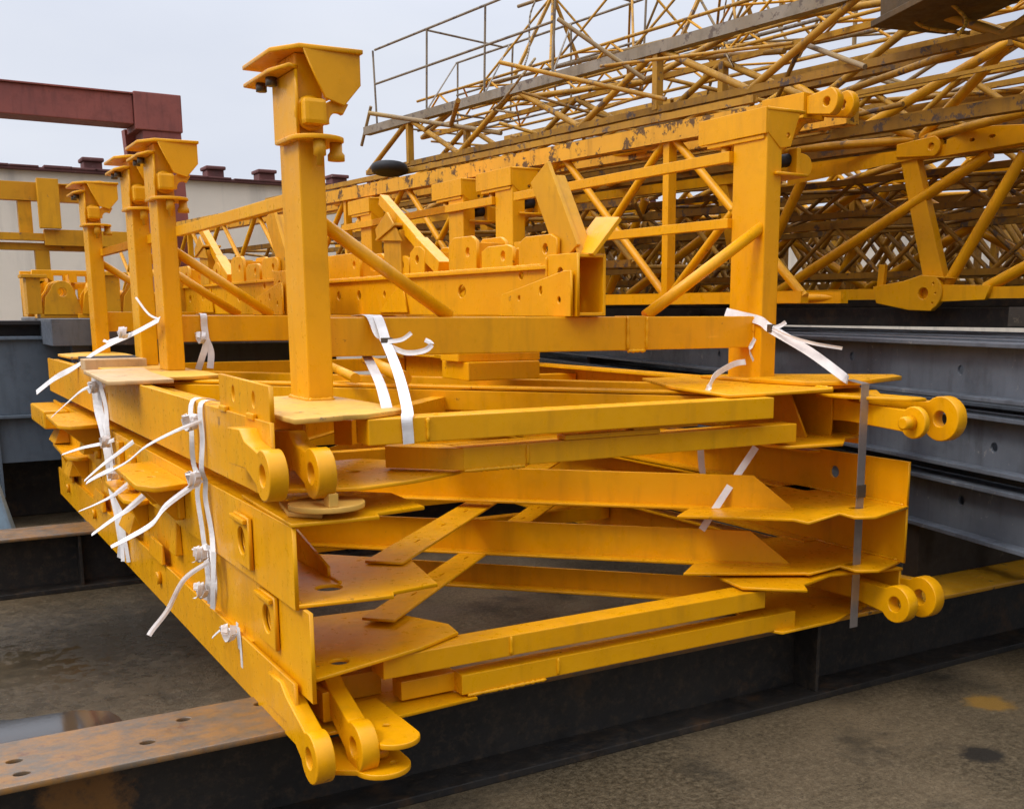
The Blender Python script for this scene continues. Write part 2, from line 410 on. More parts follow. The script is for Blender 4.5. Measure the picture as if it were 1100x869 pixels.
def shelf(P, y0, y1, z, x=.964, out=.18, mat='yellow'):
    m = MB(); m.plate([(x - out, y0 + .1), (x - out + .05, y0), (x - .001, y0 + .04), (x - .001, y1), (x - out + .02, y1 - .06)], .022, (0, 0, z), holes=[(x - out * .5, y0 + .3, .018), (x - out * .55, y1 - .3, .02), (x - out * .3, y0 + .42, .015)], **XY)
    m.build('bracket_plate', mat, P)
    m = MB(); m.plate([(x - .001, z - .001), (x - out + .03, z - .001), (x - .03, z - .15), (x - .001, z - .15)], .012, (0, y0 + .2, 0), (1, 0, 0), (0, 0, 1)); m.build('bracket_rib', mat, P); m = MB(); m.plate([(x - .001, z - .001), (x - out + .03, z - .001), (x - .03, z - .15), (x - .001, z - .15)], .012, (0, y1 - .15, 0), (1, 0, 0), (0, 0, 1)); m.build('bracket_rib', mat, P)
GRP = 'flat yellow frames stacked on the ground beams'

# --- bottom frame
E_ = thing('flat_truss', 'lowest yellow frame of the stack, its forked lugs hanging over the dark beam', 'steel frame', (2.3, 3.2, .37), GRP)
side_beam(E_, -1, .956, 3.16, .362, .56, holes=[(3.3, .45, .02)])
side_beam(E_, 1, 3.675, 3.14, .382, .585)
gusset(E_, [(1.0, 3.08), (1.40, 3.20), (1.585, 3.29), (1.60, 3.40), (1.45, 3.72), (1.0, 3.76)], .583, holes=[(1.12, 3.20, .034), (1.06, 3.40, .03)])
gusset(E_, [(.98, 3.17), (1.285, 3.15), (1.30, 3.18), (1.61, 3.20), (1.62, 3.30), (1.5, 3.7), (.98, 3.75)], .368)
gusset(E_, [(2.84, 3.23), (3.03, 3.06), (3.08, 3.13), (3.30, 3.20), (3.655, 3.12), (3.655, 3.74), (2.9, 3.62)], .588, holes=[(3.42, 3.33, .03, .02)])
gusset(E_, [(2.99, 3.25), (3.02, 3.18), (3.33, 3.19), (3.655, 3.3), (3.655, 3.8), (3.1, 3.7)], .383)
MB().box(1.27, 2.94, 3.20, 3.31, .505, .580, .004).build('cross_beam', 'yellow', E_)
MB().box(1.56, 3.12, 3.21, 3.29, .392, .464, .004).box(1.36, 1.57, 3.27, 3.35, .392, .46, .004).build('cross_beam', 'yellow', E_)
angle_brace(E_, (3.1, 3.45), (1.1, 5.5), .10, .09, .43, -1)
for y in (5.4, 8.3): MB().box(.99, 3.65, y, y + .08, .45, .53).build('cross_beam', 'yellow', E_)
lug(E_, .972, 3.0, .378, 3.24, .475); lug(E_, 1.112, 3.0, .382, 3.24, .475)
lug(E_, 3.545, 3.03, .475, 3.3, .505); lug(E_, 3.70, 3.03, .485, 3.3, .51, r=.085)
MB().plate([(1.144, 3.3), (1.144, 2.93)] + arc(1.205, 2.96, .075, 215, 360, 12) + [(1.28, 3.3)], .018, (0, 0, .392), holes=[(1.215, 3.05, .016)], **XY).build('tongue_plate', 'yellow', E_)
MB().plate([(1.0, 3.25), (1.0, 3.02)] + arc(1.165, 2.97, .085, 185, 360, 14) + [(1.25, 3.25)], .018, (0, 0, .305), holes=[(1.2, 2.96, .016)], **XY).build('tongue_plate', 'yellow', E_)
MB().tube((1.142, 3.0, .35), (1.19, 3.0, .35), .022).build('pin_boss', 'yellow', E_)
MB().box(1.16, 1.34, 3.40, 3.46, .383, .47).build('stiffener', 'yellow', E_); MB().box(1.06, 1.1, 3.2, 3.7, .40, .50).build('stiffener', 'yellow', E_)

# --- second frame from the ground
D_ = thing('flat_truss', 'second yellow frame from the ground, open cross braces lying in its corners', 'steel frame', (2.3, 3.1, .60), GRP)
side_beam(D_, -1, .982, 3.06, .525, .806, holes=[(3.45, .70, .05, .05), (6.9, .72, .03), (4.9, .72, .03)])
side_beam(D_, 1, 3.675, 3.12, .622, .858)
gusset(D_, [(2.72, 3.46), (3.16, 3.20), (3.16, 3.185), (3.38, 3.22), (3.37, 3.12), (3.45, 3.07), (3.66, 3.14), (3.66, 3.80), (3.15, 3.8)], .614, holes=[(3.447, 3.21, .05, .028)])
angle_brace(D_, (3.16, 3.30), (1.05, 5.30), .10, .135, .618, -1)
angle_brace(D_, (1.42, 3.46), (3.5, 5.55), .12, 0, .614, 1, True)
angle_brace(D_, (1.05, 5.45), (3.6, 8.4), .10, .11, .64, 1)
MB().box(.99, 3.65, 5.36, 5.44, .65, .75).build('cross_beam', 'yellow', D_)
MB().box(.99, 3.65, 8.3, 8.4, .65, .75).build('cross_beam', 'yellow', D_)
hole_pad(D_, 3.45, .70, .980)
shelf(D_, 5.3, 6.1, .80, .98, .12); shelf(D_, 7.2, 8.2, .79, .98, .13)

# --- third frame
C_ = thing('flat_truss', 'third yellow frame from the ground, notched corner plates at its near end', 'steel frame', (2.3, 3.1, .81), GRP)
side_beam(C_, -1, .960, 3.12, .808, 1.062, holes=[(3.63, .935, .05, .05), (5.4, .93, .03), (7.3, .93, .03)])
side_beam(C_, 1, 3.675, 3.12, .862, 1.064, holes=[(3.55, .97, .03)])
gusset(C_, [(.960, 3.115), (1.23, 3.10), (1.245, 3.155), (1.42, 3.185), (1.43, 3.48), (1.2, 3.72), (.98, 3.72)], 1.064, holes=[(1.37, 3.24, .008)])
gusset(C_, [(.975, 3.115), (1.26, 3.075), (1.275, 3.115), (1.44, 3.14), (1.505, 3.50), (1.28, 3.74), (.975, 3.76)], .812, holes=[(1.12, 3.27, .046), (1.40, 3.2, .009, .007)])
MB().plate([(3.4, .826), (3.72, .826), (3.72, .93), (3.4, .86)], .012, (1.16, 0, 0), **YZ).build('stiffener', 'yellow', C_)
gusset(C_, [(2.68, 3.46), (3.04, 3.16), (3.04, 3.075), (3.30, 3.16), (3.285, 3.06), (3.36, 3.02), (3.66, 3.11), (3.66, 3.80), (3.15, 3.8)], .862, holes=[(3.447, 3.20, .05, .028)])
angle_brace(C_, (3.14, 3.27), (1.0, 5.30), .10, .135, .866, -1)
angle_brace(C_, (1.44, 3.42), (3.5, 5.6), .135, 0, .829, 1, True)
angle_brace(C_, (1.05, 5.45), (3.6, 8.4), .10, .11, .87, 1)
MB().box(.98, 3.65, 5.36, 5.44, .88, .98).build('cross_beam', 'yellow', C_)
MB().box(.98, 3.65, 8.3, 8.4, .88, .98).build('cross_beam', 'yellow', C_)
hole_pad(C_, 3.63, .935, .958)
MB().box(.935, .9585, 5.9, 5.99, .84, 1.04).build('rib', 'yellow', C_); MB().box(.935, .9585, 4.55, 4.60, .86, 1.0).build('rib', 'yellow', C_)
shelf(C_, 4.4, 5.2, 1.0, .958, .19); shelf(C_, 6.5, 7.4, 1.055, .958, .22)
MB().box(.80, .955, 7.9, 8.7, .93, 1.05, .012).build('end_block', 'yellow', C_)
for y_ in (4.9, 6.7): MB().tube((.93, y_, .89), (.957, y_, .89), .03).build('boss', 'yellow', C_)

for P, y, z, sy, sz, out in ((D_, 6.3, .70, .22, .12, .05), (D_, 4.75, .66, .12, .16, .035), (C_, 6.95, .86, .18, .15, .06), (D_, 5.65, .60, .30, .09, .07), (D_, 7.75, .62, .25, .12, .08), (D_, 4.2, .74, .08, .10, .03), (C_, 5.55, .84, .14, .16, .05), (E_, 5.0, .57, .30, .09, .02), (E_, 6.6, .56, .35, .10, .025), (E_, 7.9, .56, .5, .12, .02), (C_, 8.0, .82, .3, .1, .1)):
    x = {C_: .959, D_: .981, E_: .955}[P]
    MB().hexa([(x - out, y, z), (x, y, z), (x, y + sy, z), (x - out, y + sy, z), (x - out * .5, y + .02, z + sz), (x, y + .02, z + sz), (x, y + sy - .03, z + sz), (x - out * .5, y + sy - .03, z + sz)], .006).build('bracket_block', 'yellow', P)
for y in (5.15, 6.0, 7.05, 8.2): MB().tube((.935, y, .48), (.9555, y, .48), .03).build('boss', 'yellow', E_)

# --- top frame
A_ = thing('flat_truss', 'topmost flat yellow frame of the stack, carrying the upright posts', 'steel frame', (2.3, 3.2, 1.13), GRP)
web_plate(.945, .014, 3.24, YF, 1.132, 1.366, [(6.05, 1.27, .012), (6.2, 1.25, .02, .03), (8.4, 1.27, .02)]).box(.9595, 1.0, 3.9, 8.6, 1.352, 1.365, .002).box(.9595, 1.13, 3.7, 8.6, 1.133, 1.146, .002).box(1.13, 1.143, 3.5, YF, 1.147, 1.33, .002).box(1.09, 1.1295, 3.9, 8.6, 1.317, 1.33, .002).build('side_beam', 'yellow', A_)
m = web_plate(3.64, .014, 3.40, YF, 1.12, 1.366); m.box(3.54, 3.6395, 3.9, 8.5, 1.352, 1.365, .002); m.box(3.54, 3.6395, 3.9, 8.5, 1.121, 1.134, .002); m.build('side_beam', 'yellow', A_)
m = web_plate(3.49, .012, 3.42, 4.6, 1.155, 1.345); m.build('inner_web', 'yellow', A_)
gusset(A_, [(.96, 3.26), (1.2, 3.17), (1.40, 3.22), (1.61, 3.32), (1.72, 3.42), (1.45, 3.8), (.96, 3.8)], 1.147, holes=[(1.3, 3.5, .03)])
gusset(A_, [(3.05, 3.35), (3.08, 3.24), (3.34, 3.20), (3.5, 3.34), (3.635, 3.36), (3.635, 3.9), (3.2, 3.8)], 1.147)
gusset(A_, [(2.76, 3.245), (3.34, 3.27), (3.37, 3.40), (3.635, 3.40), (3.635, 4.3), (3.1, 4.3), (2.86, 3.75)], 1.368, .014)
gusset(A_, [(3.36, 3.42), (3.585, 3.355), (4.02, 3.50), (4.10, 3.62), (3.62, 3.95), (3.3, 3.75)], 1.3835, .02, holes=[(3.9, 3.58, .012)])
MB().plate([(3.42, 1.15), (3.9, 1.15), (3.9, 1.36), (3.55, 1.36)], .012, (3.35, 0, 0), **YZ).build('stiffener', 'yellow', A_)
MB().box(1.245, 2.95, 3.20, 3.31, 1.283, 1.366, .004).build('cross_beam', 'yellow', A_)
m = MB(); m.box(1.60, 3.125, 3.25, 3.34, 1.172, 1.249, .004); m.hexa([(1.40, 3.45, 1.172), (1.60, 3.25, 1.172), (1.598, 3.36, 1.172), (1.45, 3.52, 1.172), (1.40, 3.45, 1.247), (1.60, 3.25, 1.247), (1.598, 3.36, 1.247), (1.45, 3.52, 1.247)]); m.build('cross_beam', 'yellow', A_)
MB().box(2.0, 2.42, 3.24, 3.3, 1.2505, 1.268).box(2.3, 2.6, 3.24, 3.3, 1.2685, 1.282).build('shim', 'yellow', A_)
angle_brace(A_, (3.1, 3.42), (1.15, 5.7), .10, 0, 1.352, -1)
MB().bar((3.08, 3.50, 1.30), (1.20, 5.65, 1.30), .07, .09).build('diagonal_brace', 'yellow', A_)
MB().bar((1.35, 3.72, 1.27), (3.45, 6.0, 1.27), .07, .09).build('diagonal_brace', 'yellow', A_)
MB().bar((3.50, 4.05, 1.30), (1.20, 7.2, 1.30), .08, .10).build('diagonal_brace', 'yellow', A_)
for y in (5.75, 8.45): MB().box(1.145, 3.63, y, y + .1, 1.22, 1.32).build('cross_beam', 'yellow', A_)
MB().plate([(3.27, 1.367), (3.86, 1.367), (3.86, 1.485), (3.27, 1.475)], .016, (.955, 0, 0), holes=[(3.44, 1.425, .022, .03), (3.68, 1.43, .022, .03)], bev=.003, **YZ).build('upright_plate', 'yellow', A_)
for y_ in (3.40, 3.74): MB().box(.938, .954, y_, y_ + .08, 1.362, 1.383, .005).build('weld', 'yellow', A_)
lug(A_, .918, 3.15, 1.222, 3.36, 1.275, r=.074); lug(A_, 1.065, 3.15, 1.218, 3.34, 1.26, r=.074)
lug(A_, 3.52, 2.98, 1.255, 3.36, 1.285, r=.062, th=.03, hole=.018); lug(A_, 3.70, 2.98, 1.262, 3.36, 1.29, r=.09)
MB().plate([(3.4, 3.42), (3.42, 3.28), (3.52, 3.04), (3.60, 3.0), (3.63, 3.05), (3.63, 3.42)], .014, (0, 0, 1.336), **XY).build('gusset_plate', 'yellow', A_)
MB().lathe([(.028, 0), (.028, .05), (.02, .055)], (3.50, 2.98, 1.255), (-1, 0, 0), 16).build('pin', 'yellow', A_)
MB().plate(arc(1.10, 3.20, .115, 0, 345, 28), .018, (0, 0, 1.10), holes=[(1.15, 3.27, .02)], **XY).box(1.07, 1.10, 3.09, 3.14, 1.118, 1.16).build('round_plate', 'base', A_)
MB().plate([(.985, 3.22), (1.06, 3.14), (1.13, 3.3), (1.02, 3.42)], .016, (0, 0, 1.0785), **XY).build('shim', 'base', A_)

# ------------------------------------------------------------------ upright post frames standing on the stack
def post_head_left(P, cx, cy, zt):
    """bracket on the left posts: roof plate, front web, side lips, hexagonal boss, round collar with pins"""
    m = MB()
    m.plate([(cx - .115, cy + .27), (cx - .115, cy - .06), (cx - .05, cy - .175), (cx + .165, cy - .19), (cx + .165, cy + .27)], .016, (0, 0, zt - .016), **XY)
    m.plate([(cx - .035, zt - .017), (cx + .16, zt - .017), (cx + .16, zt - .115), (cx + .10, zt - .185), (cx + .035, zt - .165)], .014, **XZ((0, cy - .165, 0)))
    m.box(cx + .146, cx + .16, cy - .164, cy + .26, zt - .115, zt - .017)
    h = m.build('head', 'yellow', P)
    m = MB(); m.plate([(cx - .112, cy + .28), (cx - .112, cy - .02), (cx - .08, cy - .15), (cx - .046, cy - .13), (cx - .046, cy + .30)], .014, (0, 0, zt - .075), **XY)
    m.build('lip_plate', 'yellow', h)
    for yy in (cy + .05, cy + .17): MB().tube((cx - .082, yy, zt - .076), (cx - .082, yy, zt - .105), .02, 6).build('bolt', 'buckle', h)
    m = MB(); m.plate([(cy - .135, zt - .08), (cy + .115, zt - .08), (cy + .115, zt - .29), (cy - .135, zt - .29)], .012, (cx - .059, 0, 0), **YZ); m.build('cheek_plate', 'yellow', h)
    MB().lathe([(.056, 0), (.058, .006), (.058, .012), (.05, .016)], (cx - .005, cy - .121, zt - .215), (0, -1, 0), 24).box(cx - .045, cx + .035, cy - .19, cy - .138, zt - .258, zt - .172, .014).build('boss', 'yellow', h)
    MB().plate(arc(cx + .085, zt - .24, .07, 60, 190, 10) + arc(cx + .085, zt - .24, .035, 190, 60, 10), .03, **XZ((0, cy - .125, 0))).build('hook', 'yellow', h)
    MB().plate(arc(cx + .02, cy - .105, .092, 180, 360, 14) + [(cx + .112, cy + .05), (cx - .072, cy + .05)], .016, (0, 0, zt - .305), **XY).build('collar', 'yellow', h)
    MB().lathe([(.022, 0), (.022, -.05), (.012, -.055), (.012, -.085)], (cx + .01, cy - .165, zt - .306), (0, 0, 1), 12).lathe([(.022, 0), (.022, -.03), (.03, -.04), (.03, -.06)], (cx + .085, cy - .12, zt - .306), (0, 0, 1), 12).build('pin', 'ochre', h)
def post_head_right(P, cx, cy, zt):
    m = MB()
    m.plate([(cx - .05, cy - .12), (cx + .17, cy - .12), (cx + .17, cy + .36), (cx - .05, cy + .36)], .014, (0, 0, zt - .014), **XY)
    m.box(cx - .062, cx - .047, cy - .12, cy + .36, zt - .115, zt - .001)
    m.plate([(cx - .0465, zt - .015), (cx + .14, zt - .015), (cx + .12, zt - .07), (cx + .09, zt - .16), (cx + .03, zt - .17), (cx - .0465, zt - .105)], .014, holes=[(cx + .075, zt - .115, .014)], **XZ((0, cy - .106, 0)))
    m.box(cx - .055, cx + .12, cy - .1, cy + .3, zt - .135, zt - .116)
    h = m.build('head', 'yellow', P)
    MB().tube((cx - .02, cy + .2, zt - .136), (cx - .02, cy + .2, zt - .21), .024).tube((cx - .02, cy + .2, zt - .165), (cx - .02, cy + .2, zt - .19), .036, 6).build('bolt', 'ochre', h)
    MB().plate([(cx + .0, cy - .14), (cx + .2, cy - .12), (cx + .2, cy + .05), (cx + .046, cy + .1), (cx + .046, cy - .119), (cx + .0, cy - .121)], .014, (0, 0, zt - .29), **XY).build('shelf_plate', 'yellow', h)
    MB().tube((cx + .05, cy - .02, zt - .225), (cx + .17, cy - .04, zt - .205), .03).build('bar', 'blackrod', h)
    MB().plate(arc(cx + .205, zt - .235, .05, -90, 90, 10) + [(cx + .17, zt - .18), (cx + .17, zt - .285)], .03, **XZ((0, cy - .06, 0))).box(cx + .15, cx + .175, cy - .1, cy - .04, zt - .275, zt - .16).build('shackle', 'yellow', h)
ZB, ZT = 1.385, 2.588
U = thing('post_frame', 'nearest upright yellow frame, tallest posts with a white strap tied on its crossbar', 'steel frame', (2.4, 3.9, ZB), 'upright post frames standing on the stack')
MB().box(1.253, 1.347, 3.79, 4.0, ZB, ZT - .017, .006).build('post', 'yellow', U)
MB().box(3.408, 3.500, 3.80, 4.03, ZB, ZT - .015, .006).build('post', 'yellow', U)
post_head_left(U, 1.30, 3.90, ZT); post_head_right(U, 3.455, 3.915, ZT + .012)
m = MB(); m.box(1.3475, 3.4075, 3.85, 3.95, 1.537, 1.680, .005); m.box(2.69, 2.79, 3.847, 3.953, 1.534, 1.683, .004); m.build('crossbar', 'yellow', U)
MB().tube((1.347, 3.90, 2.03), (1.87, 3.90, 1.682), .026).build('brace', 'yellow', U)
MB().tube((2.82, 3.90, 1.682), (3.45, 3.83, 2.10), .026).build('brace', 'yellow', U)
MB().bar((1.345, 4.0, 2.12), (1.345, 6.09, 2.12), .035, .05).build('tie_rail', 'yellow', U)
MB().bar((3.40, 4.03, 2.41), (3.40, 6.1, 2.41), .035, .05).build('tie_rail', 'yellow', U)
MB().bar((3.40, 4.03, 2.11), (3.40, 6.1, 2.11), .035, .045).build('tie_rail', 'yellow', U)
MB().plate([(.99, 3.75), (1.0, 3.16), (1.16, 3.20), (1.16, 3.215), (1.24, 3.205), (1.41, 3.30), (1.42, 3.6), (1.40, 4.06), (1.2, 4.06)], .017, (0, 0, ZB - .0175), holes=[(1.08, 3.37, .022), (1.12, 3.30, .02), (1.05, 3.55, .016), (1.33, 3.34, .014), (1.36, 3.42, .01), (1.18, 3.50, .012)], **XY).build('base_plate', 'base', U)
MB().plate([(3.32, 3.76), (3.56, 3.76), (3.56, 4.12), (3.32, 4.12)], .0145, (0, 0, 1.3837), **XY).build('base_plate', 'yellow', U)
for k, lab, dy in ((1, 'second upright yellow frame, its post seen left of the tall near post', 2.36), (2, 'third upright yellow frame, its left post just behind the second post', 3.06), (3, 'farthest upright yellow frame, its bracket-topped post alone at the far left', 4.75)):
    c = copy_tree(U); c['label'] = lab
    c.location.y += dy
    if k == 3: c.location.z += .02
    for ch in list(c.children):      # the rear frames have no loose front tongue on the base plate
        if ch.name.startswith('base_plate') and ch.matrix_local.translation.x < -.8:
            ch.data = ch.data.copy(); bm = bmesh.new(); bm.from_mesh(ch.data)
            bmesh.ops.scale(bm, vec=(1, .55, 1), space=Matrix.Translation((0, -.45, 0)), verts=bm.verts); bm.to_mesh(ch.data); bm.free()
        if k == 3 and ch.name.startswith('tie_rail'): bpy.data.objects.remove(ch)

# ------------------------------------------------------------------ bracket beam lying across the crossbars
B = thing('bracket_beam', 'yellow box beam with lug blocks on top, lying across the crossbars', 'steel beam', (2.5, 5.3, 1.684))
hs = [(4.9, 1.80, .045, .034), (6.3, 1.80, .035, .03), (6.65, 1.80, .035, .03), (4.3, 1.86, .025, .02), (5.9, 1.8, .02)]
m = MB(); m.plate([(4.04, 1.687), (6.95, 1.687), (6.95, 1.88), (4.04, 1.88)], .014, (2.42, 0, 0), holes=hs, **YZ); m.build('web', 'yellow', B)
MB().box(2.40, 2.62, 4.04, 6.95, 1.8805, 1.897).build('top_flange', 'yellow', B)
MB().box(2.435, 2.62, 4.04, 6.95, 1.6845, 1.699).build('bottom_flange', 'yellow', B)
m = MB(); m.plate([(3.80, 1.684), (4.035, 1.684), (4.035, 1.935), (3.80, 1.935)], .014, (2.40, 0, 0), holes=[(3.93, 1.86, .026)], **YZ); m.box(2.4145, 2.53, 3.80, 4.035, 1.684, 1.698); m.box(2.4145, 2.53, 3.80, 4.035, 1.921, 1.935); m.box(2.53, 2.544, 3.80, 4.035, 1.684, 1.935); m.build('end_box', 'yellow', B)
m = MB(); m.plate([(3.81, 1.684), (4.42, 1.684), (4.40, 1.775), (3.86, 1.865), (3.81, 1.865)], .012, (2.375, 0, 0), holes=[(4.24, 1.76, .014), (4.05, 1.79, .016, .022), (3.9, 1.75, .016)], **YZ); m.box(2.387, 2.399, 3.83, 4.4, 1.686, 1.70); m.build('side_gusset', 'yellow', B)
for y0, y1, h in ((4.72, 5.02, .16), (3.98, 4.30, .125), (4.36, 4.66, .10), (5.32, 5.5, .14), (6.25, 6.85, .15), (5.52, 5.72, .10)):
    m = MB(); pts = [(y0, 1.8975), (y1, 1.8975), (y1, 1.8975 + h * .8), (y1 - .06, 1.8975 + h), (y0 + .05, 1.8975 + h), (y0, 1.8975 + h * .85)]
    yc = (y0 + y1) / 2
    m.plate(pts, .02, (2.41, 0, 0), holes=[(y0 + .09, 1.8975 + h * .55, .025)], **YZ); m.plate(pts, .02, (2.57, 0, 0), holes=[(yc, 1.8975 + h * .55, .025)], **YZ)
    m.plate([(2.431, 1.8975), (2.569, 1.8975), (2.569, 1.8975 + h * .8), (2.431, 1.8975 + h * .8)], .014, holes=[(2.5, 1.8975 + h * .45, .025)], **XZ((0, y0 + .02, 0)))
    m.build('lug_block', 'yellow', B)
m = MB(); m.bar((2.45, 3.93, 1.936), (2.43, 4.14, 2.29), .15, .02, up=(-1, 0, .1)); m.bar((2.49, 3.87, 1.936), (2.47, 4.07, 2.27), .014, .08, up=(-1, 0, .1)); m.bar((2.49, 3.99, 1.936), (2.47, 4.20, 2.27), .014, .08, up=(-1, 0, .1)); m.build('arm', 'ochre', B)
MB().bar((2.47, 3.87, 1.936), (2.59, 3.85, 2.085), .20, .018, up=(-1, 0, 1)).build('flap_plate', 'yellow', B)
m = MB(); m.bar((2.45, 5.95, 2.33), (2.45, 5.2, 1.93), .05, .06); m.bar((2.45, 5.45, 2.06), (2.45, 5.16, 1.92), .07, .075); m.build('arm', 'yellow', B)
m = MB(); m.box(2.40, 2.50, 5.6, 5.84, 1.8975, 2.14); m.plate([(5.55, 2.08), (5.9, 2.10), (5.92, 2.16), (5.75, 2.24)], .012, (2.385, 0, 0), **YZ); m.bar((2.44, 5.9, 2.10), (2.44, 5.62, 2.17), .13, .014); m.build('stub_post', 'ochre', B)
MB().plate([(5.55, 1.70), (5.95, 1.70), (5.62, 1.86)], .012, (2.406, 0, 0), **YZ).build('side_gusset', 'yellow', B)

c = copy_tree(B); c['label'] = 'second yellow box beam with lug blocks, lying behind between the near and second posts'; c.location.x -= .42; c.location.y += 2.52
# loose pieces on the stack
tag(MB().plate([(.86, 6.35), (.81, 5.26), (1.10, 5.30), (1.13, 5.95), (1.19, 6.5)], .02, (0, 0, 1.37), **XY).build('loose_plate', 'plate'), 'flat tan steel plate poking out at the foot of the second post', 'plate')
o = thing('packing_block', 'small brown packing block under the far post foot', 'block', (1.07, 6.9, 1.367))
MB().box(.92, 1.26, 6.75, 6.92, 1.367, 1.43, .005).build('timber', 'plate', o); MB().box(.96, 1.30, 6.93, 7.3, 1.367, 1.43, .005).build('timber', 'timber', o)
o = thing('loose_pipe', 'short yellow pipes lying under the front crossbar', 'pipe', (1.95, 4.6, 1.37))
for a, b, r in (((1.78, 4.15, 1.43), (2.3, 5.9, 1.43), .03), ((1.70, 4.5, 1.415), (2.0, 5.7, 1.415), .022)):
    m = MB(); m.tube(a, b, r); d = (V(b) - V(a)).normalized(); m.build('pipe', 'yellow', o)
tag(MB().box(2.35, 2.75, 4.7, 5.0, 1.37, 1.46, .006).box(2.32, 2.78, 4.75, 4.95, 1.461, 1.50, .004).build('loose_bracket', 'yellow'), 'yellow bracket block resting on the top frame under the crossbar', 'bracket')

# ------------------------------------------------------------------ straps
SG = 'white packing straps tied round the left side of the stack'
def strap(label, main, w, wdir, tails=(), knots=(), group=SG, mat='strap'):
    p0 = main[0][0]
    o = thing('packing_strap', label, 'strap', p0, group)
    for pts in main: MB().ribbon(pts, w, wdir).build('band', mat, o)
    for pts, wt, tw in tails: MB().ribbon(pts, wt * .64, (.2, .25, 1), twist=tw, curl=.1).build('tail', mat, o)
    for k in knots:
        m = MB()
        for i in range(3):
            a = random.uniform(0, 6)
            c = V(k); m.ribbon([c + V((-.012, math.cos(a + q) * .022, math.sin(a + q) * .03)) + V((-.006 * q, 0, 0)) for q in (0, 1.5, 3, 4.5, 6)], .022, (1, .3, .2))
        m.build('knot', mat, o)
    return o
def off(p, d): return tuple(a + b for a, b in zip(p, d))
b1 = [(1.02, 4.12, 1.372), (.941, 4.11, 1.371), (.939, 4.09, 1.241), (.938, 4.14, 1.13), (.945, 4.13, 1.075), (.948, 4.13, 1.007), (.95, 4.13, .881), (.952, 4.10, .80)]
def strands(path, n, w, seed):
    rg = random.Random(seed); out = []
    for i in range(n):
        dy = rg.uniform(-.07, .09); out.append([(x - .004 * i - rg.uniform(0, .018) * (0 < k), y + dy + rg.uniform(-.035, .035), z) for k, (x, y, z) in enumerate(path)])
    return out
strap('near bundle of white straps on the left side, knotted, with long loose ends',
      strands(b1, 2, .03, 1) + strands([(.952, 4.1, .82), (.950, 4.06, .70), (.953, 4.12, .592)], 4, .03, 2), .022, (-.6, .8, 0),
      [([(.930, 4.05, 1.307), (.839, 4.06, 1.275), (.76, 4.2, 1.21), (.72, 4.4, 1.13), (.66, 4.55, 1.07)], .020, .5),
       ([(.930, 4.096, 1.084), (.80, 4.10, 1.0), (.745, 4.12, .931), (.66, 4.13, .885), (.603, 4.14, .858)], .034, .9),
       ([(.930, 4.056, .777), (.837, 4.05, .725), (.761, 4.0, .63), (.70, 3.97, .575), (.681, 3.96, .555)], .028, .5)],
      [(.93, 4.09, 1.30), (.93, 4.11, 1.085), (.935, 4.1, .80), (.93, 4.1, .66)])
b2 = [(1.0, 6.33, 1.372), (.938, 6.33, 1.37), (.935, 6.28, 1.2), (.94, 6.2, 1.08), (.94, 6.143, .939), (.943, 6.054, .749), (.945, 5.98, .55), (.947, 5.946, .40)]
strap('far bundle of white straps on the left side below the tan plate',
      strands(b2, 4, .03, 3), .026, (-.6, .8, 0),
      [([(.930, 6.42, 1.30), (.867, 6.5, 1.278), (.80, 6.7, 1.19), (.74, 6.9, 1.10)], .030, .6),
       ([(.930, 6.0, 1.044), (.888, 6.05, 1.024), (.80, 6.2, .99), (.72, 6.35, .945)], .034, .8),
       ([(.93, 5.45, 1.09), (.86, 5.5, 1.03), (.79, 5.55, .97), (.72, 5.6, .90)], .036, .7),
       ([(.93, 5.77, .896), (.87, 5.77, .915), (.82, 5.85, .885), (.775, 5.95, .84)], .045, .5),
       ([(.93, 5.59, .875), (.85, 5.6, .82), (.79, 5.7, .77), (.714, 5.8, .72)], .04, 1.1),
       ([(.93, 5.246, .862), (.85, 5.25, .80), (.787, 5.3, .75), (.70, 5.35, .68)], .045, .8)],
      [(.92, 6.3, 1.30), (.925, 6.05, 1.03), (.925, 5.9, .88)])
strap('lowest short strap round the bottom frame near the front corner', [[(.955, 3.80, .60), (.955, 3.80, .56), (.957, 3.79, .45), (.959, 3.80, .366)], [(.952, 3.77, .59), (.953, 3.76, .50), (.957, 3.77, .42), (.959, 3.76, .366)]], .026, (0, 1, 0),
      [([(.95, 3.85, .56), (.93, 3.92, .55), (.91, 4.0, .50)], .016, .3)], [(.948, 3.79, .57)])
strap('white strap running from the second post to the far left edge, with a buckle', [[(1.22, 6.12, 1.66), (1.15, 6.5, 1.58), (1.08, 6.7, 1.53), (1.0, 7.0, 1.45), (.93, 7.21, 1.37), (.82, 7.3, 1.30), (.72, 7.4, 1.21)]], .036, (.5, 0, 1),
      [([(1.15, 6.5, 1.58), (1.08, 6.9, 1.53), (1.2, 7.6, 1.50), (1.28, 8.4, 1.50)], .03, .4), ([(1.22, 6.12, 1.66), (1.2, 6.3, 1.69), (1.16, 6.4, 1.78)], .018, .4)], [(1.13, 6.52, 1.585)])
strap('narrow white strap hanging over the second crossbar', [[(1.475, 6.33, 1.684), (1.471, 6.203, 1.686), (1.472, 6.2, 1.62), (1.475, 6.195, 1.53), (1.45, 6.2, 1.45), (1.43, 6.22, 1.385)], [(1.475, 6.203, 1.56), (1.50, 6.2, 1.48), (1.49, 6.2, 1.39)]], .036, (1, 0, 0), (), [(1.475, 6.185, 1.56)], None)
